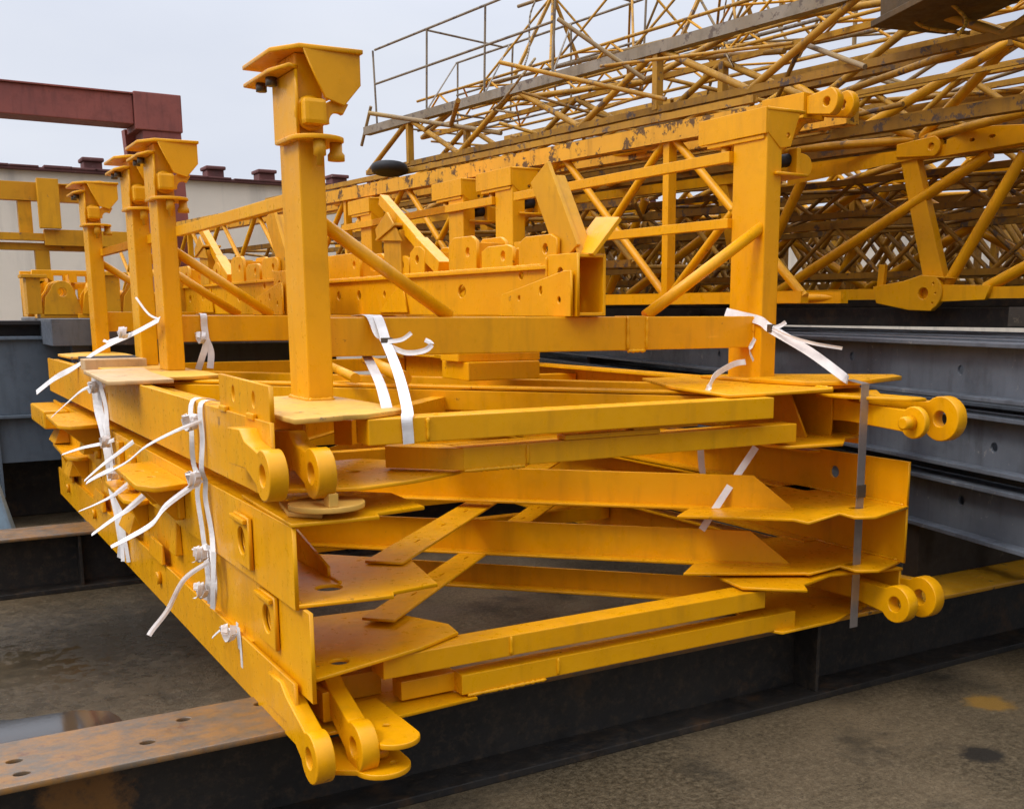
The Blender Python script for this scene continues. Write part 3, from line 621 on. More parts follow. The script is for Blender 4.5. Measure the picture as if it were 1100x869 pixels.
o = strap('broad white strap tied from the near crossbar down to the front beam', [[(1.50, 3.95, 1.684), (1.518, 3.845, 1.684), (1.53, 3.80, 1.62), (1.537, 3.75, 1.592), (1.47, 3.48, 1.49), (1.40, 3.25, 1.39), (1.375, 3.197, 1.365), (1.377, 3.195, 1.32), (1.379, 3.196, 1.282)], [(1.56, 3.95, 1.684), (1.545, 3.845, 1.684), (1.545, 3.80, 1.64), (1.540, 3.76, 1.60)], [(1.533, 3.93, 1.534), (1.45, 3.6, 1.45), (1.37, 3.34, 1.372)]], .038, (1, 0, 0),
      [([(1.537, 3.74, 1.592), (1.58, 3.70, 1.60), (1.61, 3.68, 1.625)], .024, .5), ([(1.54, 3.74, 1.58), (1.59, 3.69, 1.553), (1.65, 3.66, 1.56), (1.68, 3.66, 1.585), (1.66, 3.67, 1.60)], .03, .3)], (), None)
MB().box(1.515, 1.56, 3.735, 3.742, 1.583, 1.607, .002).build('buckle', 'buckle', o)
o = strap('white strap from the right post slanting down to the right corner plate', [[(3.404, 4.05, 1.70), (3.403, 3.95, 1.684), (3.40, 3.80, 1.66), (3.376, 3.70, 1.625), (3.428, 3.50, 1.526), (3.50, 3.36, 1.42), (3.56, 3.40, 1.405)]], .04, (.3, .1, 1),
      [([(3.376, 3.69, 1.625), (3.37, 3.58, 1.595), (3.40, 3.45, 1.565), (3.50, 3.38, 1.545)], .022, .6), ([(3.376, 3.69, 1.625), (3.40, 3.66, 1.64), (3.41, 3.64, 1.655)], .03, .4)], (), None)
MB().box(3.365, 3.395, 3.69, 3.715, 1.61, 1.645, .002).build('buckle', 'buckle', o)
strap('small white strap looped at the foot of the right post', [[(2.845, 3.50, 1.372), (2.85, 3.48, 1.40), (2.945, 3.56, 1.438), (3.206, 3.75, 1.469), (3.30, 3.78, 1.475)]], .026, (.2, .3, 1), [([(3.36, 3.79, 1.48), (3.33, 3.785, 1.53), (3.36, 3.79, 1.58)], .03, .3)], (), None)
strap('white strap crossing inside the middle of the stack', [[(3.13, 3.5, 1.125), (2.98, 3.5, .955), (2.84, 3.5, .79)], [(3.146, 3.9, 1.10), (3.155, 3.9, 1.0), (3.177, 3.9, .90)]], .03, (.56, -.55, -.5), (), (), None)
o = thing('steel_band', 'grey steel band standing upright round the right end of the stack', 'band', (3.40, 3.08, .36))
MB().box(3.424, 3.470, 3.187, 3.1895, .345, 1.402, .0008).build('band', 'steelstrap', o)
MB().hexa([(3.424, 3.187, 1.402), (3.47, 3.187, 1.402), (3.60, 3.40, 1.4045), (3.554, 3.40, 1.4045), (3.424, 3.187, 1.4045), (3.47, 3.187, 1.4045), (3.60, 3.40, 1.4070), (3.554, 3.40, 1.4070)], .0006).build('band', 'steelstrap', o)
MB().box(3.422, 3.472, 3.179, 3.186, .92, .975, .001).build('clip', 'buckle', o)

# weld seams
def weld(P, a, b, r=.009, mat='yellow'):
    a, b = V(a), V(b); L = (b - a).length; n = max(3, int(L / (r * 1.3)))
    rg = random.Random(int(L * 1e4)); d = (b - a).normalized()
    m = MB(); prof = [(.0008, 0)]
    for i in range(n): prof.append((r * (.75 + .45 * rg.random()) * (.7 if i % 2 else 1.0), L * (i + .5) / n))
    prof.append((.0008, L)); m.lathe(prof, a, d, 8); m.build('weld_seam', mat, P)
z = ZB + .002
for a, b in (((1.25, 3.788, z), (1.35, 3.788, z)), ((1.251, 3.79, z), (1.251, 4.0, z)), ((3.406, 3.80, z), (3.406, 4.03, z)), ((3.41, 3.798, z), (3.50, 3.798, z)),
             ((1.350, 3.849, 1.54), (1.350, 3.849, 1.68)), ((3.405, 3.849, 1.54), (3.405, 3.849, 1.68)), ((2.69, 3.846, 1.54), (2.69, 3.846, 1.68)), ((2.79, 3.846, 1.54), (2.79, 3.846, 1.68)),
             ((2.69, 3.85, 1.534), (2.79, 3.85, 1.534))): weld(U, a, b)
for P, a, b in ((A_, (1.45, 3.199, 1.287), (1.45, 3.199, 1.363)), (A_, (1.85, 3.249, 1.175), (1.85, 3.249, 1.247)), (A_, (1.60, 3.247, 1.170), (1.84, 3.249, 1.170)), (E_, (1.95, 3.209, .396), (1.95, 3.209, .462)), (E_, (1.58, 3.208, .389), (1.9, 3.208, .389)),
                (E_, (1.75, 3.199, .51), (1.75, 3.199, .578)), (C_, (1.17, 3.30, .827), (1.17, 3.70, .827)), (C_, (.976, 3.12, .827), (.976, 3.70, .827)), (C_, (3.655, 3.13, .877), (3.655, 3.7, .877)), (D_, (3.655, 3.15, .63), (3.655, 3.7, .63)),
                (D_, (.999, 3.10, .598), (.999, 3.6, .598)), (A_, (.962, 3.28, 1.368), (.962, 3.86, 1.368)), (A_, (3.34, 3.27, 1.383), (3.37, 3.40, 1.383)), (B, (2.398, 4.036, 1.69), (2.398, 4.036, 1.93)), (B, (2.41, 4.1, 1.8985), (2.41, 6.9, 1.8985))): weld(P, a, b, .008)

# ------------------------------------------------------------------ grey beam piles
def ibeam(name, label, a, b, w, h, mat, group, holes=True):
    """I beam from a to b (points on its underside centre line)"""
    a, b = V(a), V(b); d = (b - a).normalized(); n = V((-d.y, d.x, 0)); L = (b - a).length
    o = thing(name, label, 'steel beam', a, group)
    hs = []
    x = .25
    while holes and x < L:
        hs.append((x, h * random.uniform(.4, .62), .024)); x += random.choice((.45, .7, .9))
    MB().plate([(0, .02), (L, .02), (L, h - .02), (0, h - .02)], .014, a + n * -.007 * -1, d, (0, 0, 1), holes=hs, bev=.001).build('web', mat, o)
    MB().bar(a + V((0, 0, .01)), b + V((0, 0, .01)), w, .0195).build('bottom_flange', mat, o)
    MB().bar(a + V((0, 0, h - .01)), b + V((0, 0, h - .01)), w, .0195).build('top_flange', mat, o)
    return o
u2 = V((.223, .975, 0)); v2 = V((.975, -.223, 0))
GG = 'grey beams piled at the right'
P0 = V((4.20, 3.42, 0)) + v2 * .085
words = ('lowest grey beam of the right pile, resting over the dark ground beam', 'middle grey beam of the right pile', 'top grey beam of the right pile under the lattice sections')
for k in range(3):
    z = .655 + .324 * k
    a = P0 + u2 * (-2.6) + v2 * random.uniform(-.015, .015); b = P0 + u2 * 9.5
    ibeam('grey_beam', words[k], (a.x, a.y, z), (b.x, b.y, z), .17, .262, 'grey', GG)
    for s in (-1.5, 1.8, 5.0, 8.0):
        if k == 0: continue
        c = P0 + u2 * s
        tag(MB().bar(c + v2 * -.04 + V((0, 0, z - .031)), c + v2 * 2.2 + V((0, 0, z - .031)), .08, .0615).build('spacer', 'timber'), 'thin dark timber spacer between grey beams', 'timber', 'spacers in the grey pile')
for s in (.2, 3.9, 8.0):
    c = P0 + u2 * s + v2 * -.08
    zz0 = .371 if s < 3.8 else 0
    if s == 3.9: c = V((4.95, 7.25, 0)); zz0 = .371
    if s == .2: c.y = 3.60
    tag(MB().bar(c + V((.03, 0, (zz0 + .654) / 2)), c + V((2.6, 0, (zz0 + .654) / 2)), .09, .654 - zz0).build('bearer', 'timber'), 'dark timber bearer under the grey pile', 'timber', 'bearers under the grey pile')
for j in (1, 2, 3, 4):
    c = P0 + v2 * .45 * j
    for k in (2, 1, 0) if j < 4 else (2, 1):
        z = .655 + .324 * k
        a = c + u2 * -2.2; b = c + u2 * 9.0
        ibeam('grey_beam', 'grey beam hidden in the rear rows of the right pile', (a.x, a.y, z), (b.x, b.y, z), .17, .262, 'grey', 'rear grey beams of the right pile', False)
LG = 'blue grey box beams at the left behind the stack'
o = thing('grey_girder', 'blue grey girder on top of the left pile with a dark slot under its flange', 'steel beam', (-1, 9.6, .86), LG)
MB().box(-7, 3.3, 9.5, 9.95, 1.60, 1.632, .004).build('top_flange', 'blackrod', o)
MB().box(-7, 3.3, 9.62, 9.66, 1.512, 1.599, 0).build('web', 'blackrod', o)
MB().box(-7, 3.3, 9.48, 10.0, 1.485, 1.511, .004).build('ledge', 'bluegrey', o)
MB().box(-7, 3.3, 9.52, 9.56, .90, 1.484, .003).build('side_plate', 'bluegrey', o)
o = thing('grey_girder', 'lower blue grey girder of the left pile', 'steel beam', (-1, 9.6, .0), LG)
MB().box(-7, 3.3, 9.46, 9.98, .875, .899, .004).build('top_flange', 'bluegrey', o)
MB().box(-7, .62, 9.53, 9.57, .30, .874, .003).build('side_plate', 'bluegrey', o)
MB().box(.64, 3.3, 9.53, 9.57, .52, .874, .003).build('side_plate', 'bluegrey', o)
MB().box(.62, .638, 9.49, 9.57, .25, .874, .003).build('stiffener', 'bluegrey', o)
MB().box(-7, .6, 9.46, 9.98, .0, .03, .003).build('bottom_flange', 'bluegrey', o)
tag(MB().box(-7, 3.6, 10.02, 10.3, 0, .9, .01).build('dark_backing', 'web'), 'black backing added for the dark opening behind the left blue grey girders', 'steel beam')  # added black backing, so the opening below the girder reads dark
tag(MB().hexa([(.30, 8.3, 0), (.62, 8.3, 0), (.66, 8.42, 0), (.30, 8.42, 0), (.36, 8.34, .62), (.50, 8.34, .62), (.52, 8.4, .62), (.36, 8.4, .62)], .02).build('tarp_bundle', 'blue'), 'pale blue folded sheet at the left edge beside the dark beam', 'sheet')

# ------------------------------------------------------------------ heap of lattice sections on the right
u1 = V((-.099, .995, 0)); v1 = V((.995, .099, 0)); O = V((3.90, 4.98, 0))
def hp(s, l, z): return O + u1 * s + v1 * l + V((0, 0, z))
_cyl = {}
def unit_mesh(kind, mat):
    key = (kind, mat)
    if key not in _cyl:
        m = MB()
        if kind == 'tube': m.tube((0, 0, 0), (0, 0, 1), 1, 10)
        else: m.box(-1, 1, -1, 1, 0, 1, 0)
        me = bpy.data.meshes.new(kind); m.bm.to_mesh(me); m.bm.free(); me.materials.append(M[mat]); _cyl[key] = me
    return _cyl[key]
def member(name, P, a, b, r, mat, kind='tube', r2=None):
    a, b = V(a), V(b); d = b - a
    o = bpy.data.objects.new(name, unit_mesh(kind, mat)); col.objects.link(o); o.parent = P
    z = d.normalized(); x = V((0, 0, 1)).cross(z)
    if x.length < 1e-4: x = V((1, 0, 0))
    x.normalize(); y = z.cross(x)
    r2 = r2 or r
    o.matrix_local = Matrix.Translation(a - WL[P]) @ Matrix(((x.x * r, y.x * r2, z.x * d.length, 0), (x.y * r, y.y * r2, z.y * d.length, 0), (x.z * r, y.z * r2, z.z * d.length, 0), (0, 0, 0, 1)))
    return o
def eye(P, s, l, z, r=.07, mat='yellow', back=.3):
    pts = arc(s, z, r, 120, -120, 14) if back > 0 else arc(s, z, r, 60, 300, 14)
    pts = [(s + back, z - r * .6), (s + back, z + r * .6)] + (arc(s, z, r, 110, 250, 14) if back > 0 else arc(s, z, r, 70, -70, 14)[::1])
    MB().plate(pts, .05, hp(0, l, 0), u1, (0, 0, 1), holes=[(s, z, r * .42)], bev=.005).build('node_lug', mat, P)
def truss(label, s0, s1, l0, l1, z0, z1, pitch=1.2, ch=.04, lr=.02, mats=('ochre', 'ochre'), tri=False, chord='box', phase=0, back=True, name='lattice_section', slope=0., posts=True, xb=False, group='lattice sections heaped at the right', rear=1., low=None):
    o = thing(name, label, 'lattice section', hp(s0, l0, z0), group)
    cm, lm = mats
    zz = lambda s, z: z + slope * (s - s0)
    top = [(l0 + l1) / 2] if tri else [l0, l1]
    bot = [l0, l1]
    for q, zq in ((bot, z0), (top, z1)):
        for l in q: member('chord', o, hp(s0, l, zz(s0, zq)), hp(s1, l, zz(s1, zq)), ch * (rear if l > l0 else 1) * (low[0] if low and zq == z0 else 1), (low[1] if low and zq == z0 else cm) if rear == 1 or l == l0 else lm, chord)
    n = max(2, round((s1 - s0) / pitch)); p = (s1 - s0) / n
    faces = [(l0, top[0])] + ([(l1, top[-1])] if back else [])
    for fi, (lb, lt) in enumerate(faces):
        for k in range(n):
            a, m_, b = s0 + k * p, s0 + (k + .5) * p, s0 + (k + 1) * p
            A, T, Bq = hp(a, lb, zz(a, z0)), hp(m_, lt, zz(m_, z1)), hp(b, lb, zz(b, z0))
            if xb: member('lacing', o, hp(a, lt, zz(a, z1)), hp(m_, lb, zz(m_, z0)), lr, lm); member('lacing', o, hp(m_, lb, zz(m_, z0)), hp(b, lt, zz(b, z1)), lr, lm)
            member('lacing', o, A, T, lr, lm); member('lacing', o, T, Bq, lr, lm)
            if posts and k % 2 == 0: member('post', o, hp(m_, lb, zz(m_, z0)), T, lr * 1.15, lm, 'box')
    for k in range(n):                       # level lacing between the two bottom chords, and the two top chords
        a, b = s0 + k * p, s0 + (k + 1) * p
        e = (l0, l1) if k % 2 else (l1, l0)
        member('cross_lacing', o, hp(a, e[0], zz(a, z0)), hp(b, e[1], zz(b, z0)), lr * .9, lm)
        if not tri: member('cross_lacing', o, hp(a, e[1], zz(a, z1)), hp(b, e[0], zz(b, z1)), lr * .9, lm)
    return o
# lowest level
T2 = truss('front lattice section with a wide patchy worn top chord ending in an eye', -.86, 11.5, 0, .32, 1.775, 2.70, 2.1, .05, .024, ('patchy', 'yellow'), posts=True, back=False, xb=True, low=(.6, 'yellow'))
eye(T2, -1.0, -.06, 2.70, .062, 'yellow', .12)
eye(T2, -1.0, .06, 2.70, .062, 'yellow', .12)
MB().bar(hp(-.875, 0, 2.70), hp(-.6, 0, 2.70), .16, .12).build('end_socket', 'yellow', T2)
T1 = thing('lattice_section', 'clean yellow lattice section at the right with a large round node plate', 'lattice section', hp(0, 1.7, 1.78), 'lattice sections heaped at the right')
l = 1.70; n0 = -.44
zb, zt = 1.815, 2.68
for ll in (l, l + .95):
    for zq in (zb, zt): member('chord', T1, hp(-4.2, ll, zq), hp(9, ll, zq), .028, 'yellow', 'box', .035)
for k in range(-2, 6):
    s = n0 + 1.66 * k
    for ll in (l, l + .95):
        member('lacing', T1, hp(s + 1.27, ll, zb + .03), hp(s - .36, ll, zt - .05), .036, 'yellow')
        member('lacing', T1, hp(s - .12, ll, zb + .05), hp(s - .58, ll, zt - .07), .036, 'yellow')
        if ll == l: MB().hexa([hp(s + .26, ll - .02, zt - .03), hp(s + .14, ll - .02, zt - .03), hp(s + .14, ll + .05, zt - .03), hp(s + .26, ll + .05, zt - .03), hp(s + .03, ll - .02, zb + .05), hp(s - .12, ll - .02, zb + .05), hp(s - .12, ll + .05, zb + .05), hp(s + .03, ll + .05, zb + .05)], .004).build('flat_post', 'yellow', T1)
        else: member('lacing', T1, hp(s + 1.0, ll, zt - .04), hp(s - .5, ll, zb + .04), .034, 'yellow')
    member('cross_lacing', T1, hp(s, l, zb), hp(s + 1.6, l + .95, zb), .026, 'ochre')
    member('cross_lacing', T1, hp(s, l, zt), hp(s + 1.6, l + .95, zt), .026, 'ochre')
m = MB(); z = zb
m.plate([(n0 + .35, z - .055), (n0 + .38, z + .045), (n0 + .15, z + .075)] + arc(n0 - .02, z + .005, .105, 80, -80 + 360 - 360, 2)[:0] + [(n0 + .02, z + .11), (n0 - .08, z + .10)] + arc(n0 - .02, z + .005, .11, 120, 240, 8) + [(n0 - .06, z - .105), (n0 + .10, z - .10)], .05, hp(0, l - .075, 0), u1, (0, 0, 1), holes=[(n0 + .0, z, .04), (n0 - .07, z + .06, .010), (n0 - .09, z, .010), (n0 - .07, z - .06, .010)], bev=.005)
m.plate([(n0 - .1, z - .05), (n0 - .42, z - .04), (n0 - .45, z + .04), (n0 - .1, z + .05)], .04, hp(0, l - .06, 0), u1, (0, 0, 1))
m.build('node_plate', 'yellow', T1)
MB().bar(hp(n0 + .36, l - .02, zb + .04), hp(n0 + .35, l - .02, zb + .19), .03, .05, up=u1).build('upright_tab', 'yellow', T1)
eye(T1, -.2 - .22, l - .05, zt + .03, .06, 'yellow', .25)
m = MB(); m.plate([(-.55, zt - .04), (-1.1, zt - .02), (-1.1, zt + .07), (-.75, zt + .10), (-.55, zt + .05)], .06, hp(0, l - .08, 0), u1, (0, 0, 1), holes=[(-.72, zt + .03, .02, .013), (-.85, zt + .035, .025, .013)]); m.build('node_plate', 'yellow', T1)
MB().hexa([hp(.75, l - .035, zt - .10), hp(-.45, l - .035, zt - .02), hp(-.45, l - .03, zt - .02), hp(.75, l - .03, zt - .10), hp(.75, l - .035, zt - .02), hp(-.45, l - .035, zt + .045), hp(-.45, l - .03, zt + .045), hp(.75, l - .03, zt - .02)], 0).build('stiffening_strip', 'yellow', T1)
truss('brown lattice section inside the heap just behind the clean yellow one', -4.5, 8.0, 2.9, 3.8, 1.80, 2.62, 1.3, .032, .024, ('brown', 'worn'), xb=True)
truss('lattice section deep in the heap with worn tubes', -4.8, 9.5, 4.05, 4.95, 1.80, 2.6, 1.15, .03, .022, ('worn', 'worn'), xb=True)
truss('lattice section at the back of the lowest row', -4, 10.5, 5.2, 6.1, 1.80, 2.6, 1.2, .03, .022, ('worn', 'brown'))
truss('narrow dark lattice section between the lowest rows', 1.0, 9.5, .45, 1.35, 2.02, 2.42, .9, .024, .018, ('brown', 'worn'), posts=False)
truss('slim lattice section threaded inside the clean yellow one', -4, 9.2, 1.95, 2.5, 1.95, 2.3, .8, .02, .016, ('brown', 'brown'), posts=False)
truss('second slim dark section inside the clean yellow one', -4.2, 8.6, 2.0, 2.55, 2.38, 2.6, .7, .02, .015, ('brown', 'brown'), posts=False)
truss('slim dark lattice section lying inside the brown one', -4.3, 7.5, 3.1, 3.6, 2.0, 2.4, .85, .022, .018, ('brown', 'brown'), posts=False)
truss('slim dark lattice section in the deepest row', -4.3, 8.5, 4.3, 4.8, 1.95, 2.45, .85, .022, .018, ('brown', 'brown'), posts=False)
# second level
T3 = truss('lattice section whose long weathered grey chord slants across the sky', -3.2, 4.7, .42, 1.0, 2.955, 3.32, 1.55, .034, .022, ('greyrail', 'worn'), posts=True, rear=.5, low=(.6, 'brown'))
truss('brown lattice section with a heavy dark chord above the clean yellow one', -3.4, 6.0, 1.15, 1.75, 2.78, 3.19, 1.6, .036, .03, ('brown', 'ochre'), posts=False, tri=True)
truss('worn lattice section on the second level farther back', -4.5, 7.0, 2.3, 3.1, 2.75, 3.25, 1.5, .028, .021, ('worn', 'worn'), posts=False, xb=True)
truss('dull brown lattice section at the back of the second level', -5, 8, 3.7, 4.5, 2.72, 3.35, 1.4, .028, .022, ('worn', 'ochre'), posts=False, xb=True)
truss('low slim lattice section lying behind the patchy chord', -.2, 6.8, .3, .95, 2.77, 2.87, .8, .02, .014, ('worn', 'worn'), posts=False)
truss('slim dark lattice section on the heap beyond the grey chord', -2.5, 8.2, 1.85, 2.3, 2.76, 2.95, .9, .02, .014, ('brown', 'worn'), posts=False)
truss('slim lattice section on top of the heap near the right edge', -4.6, 5.5, 2.5, 3.0, 3.30, 3.55, 1.3, .02, .015, ('worn', 'thinrail'), posts=False)
o = thing('heavy_girder', 'dark brown girder across the top right corner above the lattice heap', 'steel beam', hp(-2.2, 1.0, 3.6))
MB().bar(hp(-2.6, -.1, 3.28), hp(-1.1, .42, 3.20), .34, .2).build('girder_body', 'darkbrown', o); MB().bar(hp(-2.6, -.1, 3.165), hp(-1.1, .42, 3.085), .44, .03).build('flange', 'darkbrown', o)
# thin handrail cages at the far left end of the heap
def cage(label, s0, s1, l0, l1, z0, z1, n, r=.013, mat='thinrail', slope=0.):
    o = thing('handrail_cage', label, 'handrail', hp(s0, l0, z0), 'thin handrail cages on the heap')
    zz = lambda s, z: z + slope * (s1 - s)
    for l in (l0, l1):
        for z in (z0, (z0 * .45 + z1 * .55), z1):
            member('rail', o, hp(s0, l, zz(s0, z)), hp(s1, l, zz(s1, z)), r, mat)
        for k in range(n + 1):
            s = s0 + (s1 - s0) * k / n
            member('rail_post', o, hp(s, l, zz(s, z0)), hp(s + random.uniform(-.08, .08), l, zz(s, z1)), r * .9, mat)
    for k in range(n + 1):
        s = s0 + (s1 - s0) * k / n
        member('rung', o, hp(s, l0, zz(s, z0)), hp(s, l1, zz(s, z0)), r * .9, mat)
        if k % 2 == 0: member('rung', o, hp(s, l0, zz(s, z1)), hp(s + .1, l1, zz(s, z1)), r * .9, mat)
        if k < n: member('diagonal_rod', o, hp(s, l0, zz(s, z0)), hp(s + (s1 - s0) / n, l1, zz(s, z1)), r * .7, mat)
    return o
cage('rusty thin handrail cage sticking out at the left end of the heap', 1.9, 4.55, .45, 1.3, 3.36, 4.0, 3, .010, 'greyrail')
truss('thin rusty boom lattice rising above the grey chord', -3.4, 3.6, .95, 1.75, 3.40, 4.1, .95, .015, .010, ('thinrail', 'worn'), tri=True, chord='tube', posts=True, name='boom_section', slope=.03)
truss('second thin grey boom lattice tangled behind the first', -4.0, 2.4, 1.6, 2.4, 3.62, 4.35, 1.1, .014, .010, ('greyrail', 'thinrail'), chord='tube', posts=True, name='boom_section')
truss('third thin ochre boom lattice low on the heap', -2.6, 4.6, .9, 1.5, 3.36, 3.62, .8, .012, .009, ('worn', 'ochre'), chord='tube', posts=False, name='boom_section')
def wire(label, pts, r, mat, cat='wire'):
    P_ = [hp(*p) for p in pts]; m = MB(); path = []
    for i in range(len(P_) - 1):
        p0 = P_[max(i - 1, 0)]; p1 = P_[i]; p2 = P_[i + 1]; p3 = P_[min(i + 2, len(P_) - 1)]
        for k in range(7):
            t = k / 7; path.append(.5 * ((2 * p1) + (p2 - p0) * t + (2 * p0 - 5 * p1 + 4 * p2 - p3) * t * t + (3 * p1 - p0 - 3 * p2 + p3) * t ** 3))
    path.append(P_[-1])
    for a, b in zip(path, path[1:]): m.tube(a, b, r, 7)
    return m.build('wire', mat)
o = thing('wire_tangle', 'tangle of thin bent wires and cables over the top of the lattice heap', 'wire', hp(1, 1, 3.4))
rg = random.Random(11)
for k in range(12):
    s_, l_, z_ = rg.uniform(-2.6, 2.2), rg.uniform(.3, 1.9), rg.uniform(2.95, 3.9)
    pts = [(s_, l_, z_)]
    for j in range(4): pts.append((pts[-1][0] + rg.uniform(-.35, .35), pts[-1][1] + rg.uniform(-.2, .2), max(2.9, pts[-1][2] + rg.uniform(-.28, .34))))
    w_ = wire('', pts, rg.choice((.005, .007, .009)), rg.choice(('thinrail', 'worn', 'greyrail')))
    w_.parent = o; w_.location = WL[w_] - WL[o]
# loose thin rods and plates caught in the heap
o = thing('rod_bundle', 'tangle of thin bent rods lying on the left part of the heap', 'rods', hp(2, 1, 2.9))
for k in range(30):
    s = random.uniform(-1, 5.2); l = random.uniform(.2, 2.2); z = random.uniform(2.78, 3.3)
    member('rod', o, hp(s, l, z), hp(s + random.uniform(-1.6, 1.6), l + random.uniform(-.5, .5), z + random.uniform(-.12, .4)), random.choice((.010, .014, .018)), random.choice(('worn', 'brown', 'thinrail', 'worn')))
for sx, lx, zx, lab in ((3.1, .55, 2.80, 'small yellow bracket with a hole on the left part of the heap'), (-.6, 2.2, 2.72, 'yellow bracket lying between lattice sections at the right')):
    MBp = MB(); MBp.plate([(sx, zx), (sx + .35, zx), (sx + .3, zx + .16), (sx + .1, zx + .22), (sx - .02, zx + .1)], .03, hp(0, lx, 0), u1, (0, 0, 1), holes=[(sx + .1, zx + .09, .03)])
    tag(MBp.build('loose_bracket', 'ochre'), lab, 'bracket')
m = MB(); m.lathe([(.06, -.03), (.12, -.042), (.145, -.03), (.152, 0), (.145, .03), (.12, .042), (.06, .03)], hp(3.77, .14, 2.88), (0.05, .1, 1), 28)
tag(m.build('rubber_wheel', 'rubber'), 'black rubber wheel hanging at the left end of the lattice heap', 'wheel')
for k, (s, l) in enumerate(((-1.5, 0), (1.8, 0), (5.0, 0), (8.2, 0))):
    tag(MB().bar(hp(s, .95 if s < 0 else -.15, 1.675), hp(s, 6.4, 1.675), .14, .10).build('sleeper', 'timber'), 'dark timber sleeper under the lattice heap', 'timber', 'sleepers under the lattice heap')
for k, l in enumerate((2.1, 3.3, 5.4)):
    tag(MB().bar(hp(-4.4, l, 1.76), hp(9.3, l, 1.76), .1, .05).build('bearer', 'web'), 'long black filler bar added to darken the gap under the lattice heap', 'bearer', 'black filler bars added under the lattice heap'); tag(MB().bar(hp(-4.3, l - .25, 1.665), hp(9.3, l - .25, 1.665), .12, .12).build('bearer', 'web'), 'long black filler bar added to darken the gap under the lattice heap', 'bearer', 'black filler bars added under the lattice heap')  # black bars added to close the gap so it stays dark
for k, s in enumerate((5.0, 8.2, 10.5)):
    o = thing('trestle', 'dark trestle legs holding up the far end of the front lattice section', 'trestle', hp(s, .2, 0), 'trestles under the heap')
    for ll in (-.05, .8): MB().bar(hp(s, ll, 0), hp(s, ll, 1.624), .12, .12, up=u1).build('leg', 'timber', o)

# ------------------------------------------------------------------ yellow frames and castings behind, at the left
o = thing('portal_frame', 'yellow portal frame of square tubes standing on the left grey girder', 'steel frame', (1.3, 12, 1.7))
for x0, x1, z0, z1, dy in ((-3, 1.95, 2.77, 2.945, 0), (-3, 2.0, 2.30, 2.37, .05), (-3, 1.45, 2.39, 2.46, -.02), (1.36, 2.5, 2.345, 2.50, -.06)): MB().box(x0, x1, 12 + dy, 12.12 + dy, z0, z1).build('rail', 'ochre', o)
for x0, x1, z0, z1, dy in ((1.32, 1.51, 2.505, 2.975, -.13), (1.15, 1.27, 2.463, 2.768, .02), (1.27, 1.40, 1.7, 2.298, .03), (-.6, -.45, 1.7, 2.76, .0), (1.75, 1.86, 1.7, 2.298, .05)): MB().box(x0, x1, 12 + dy, 12.1 + dy, z0, z1).build('upright', 'ochre', o)
MB().plate([(1.55, 2.93), (2.0, 2.91), (2.0, 2.96), (1.9, 2.985)], .08, **XZ((0, 12, 0))).build('bracket', 'ochre', o)
def slotted(label, x0, x1, y, z0, z1, nx, nz, mat='yellow'):
    o = thing('slotted_block', label, 'casting', ((x0 + x1) / 2, y, z0), 'yellow castings standing on the girders')
    w = (x1 - x0) / nx; h = (z1 - z0) / nz
    hs = [(x0 + (i + .5) * w, z0 + (k + .5) * h, w * random.uniform(.26, .36), h * random.uniform(.2, .36), 1) for i in range(nx) for k in range(nz) if random.random() < .85]
    MB().plate([(x0, z0), (x1, z0), (x1, z1 * .97 + z0 * .03), (x1 - w * .4, z1), (x0 + w * .3, z1)], .04, holes=hs, **XZ((0, y, 0))).build('face_plate', mat, o)
    MB().plate([(x0, z0), (x1, z0), (x1, z1), (x0, z1)], .04, holes=hs, **XZ((0, y + .4, 0))).build('rear_plate', mat, o)
    for i in range(nx + 1): MB().box(x0 + i * (x1 - x0 - .03) / nx, x0 + i * (x1 - x0 - .03) / nx + .03, y + .001, y + .359, z0, z1 - .03).build('rib', mat, o)
    return o
slotted('slotted yellow casting on the left girder near the far post', 1.0, 1.75, 10.4, 1.66, 2.05, 4, 3)
slotted('yellow slotted casting left of the second post foot', 1.95, 2.45, 9.3, 1.66, 2.0, 3, 2)
slotted('yellow slotted casting seen between the near and second posts', 2.35, 2.9, 8.9, 1.70, 1.98, 3, 2)
for k, (x, y, z, w, lab) in enumerate(((2.75, 10.2, 1.70, .9, 'yellow lug frame lying beyond the second crossbar'), (1.9, 10.6, 1.70, .8, 'yellow lug frame between the second and far posts'), (3.35, 9.6, 1.75, .8, 'yellow lug frame right of the near post in the distance'))):
    o = thing('bracket_row', lab, 'steel frame', (x, y, z), 'small lug frames in the background')
    MB().box(x, x + w, y, y + .1, z, z + .09).build('base_rail', 'yellow', o)
    for j in range(3):
        xx = x + .08 + j * w * .38
        MB().plate([(xx - .08, z + .09), (xx + .08, z + .09), (xx + .06, z + .24)] + arc(xx, z + .26, .07, 0, 180, 8) + [(xx - .06, z + .24)], .04, holes=[(xx, z + .25, .03)], **XZ((0, y + .05, 0))).build('lug', 'yellow', o)
    MB().tube((x + .1, y + .05, z + .1), (x + w, y + .3, z + .42), .03).build('brace', 'yellow', o); MB().tube((x + w, y + .05, z + .1), (x + .2, y + .3, z + .38), .03).build('brace', 'ochre', o)
rg = random.Random(5)
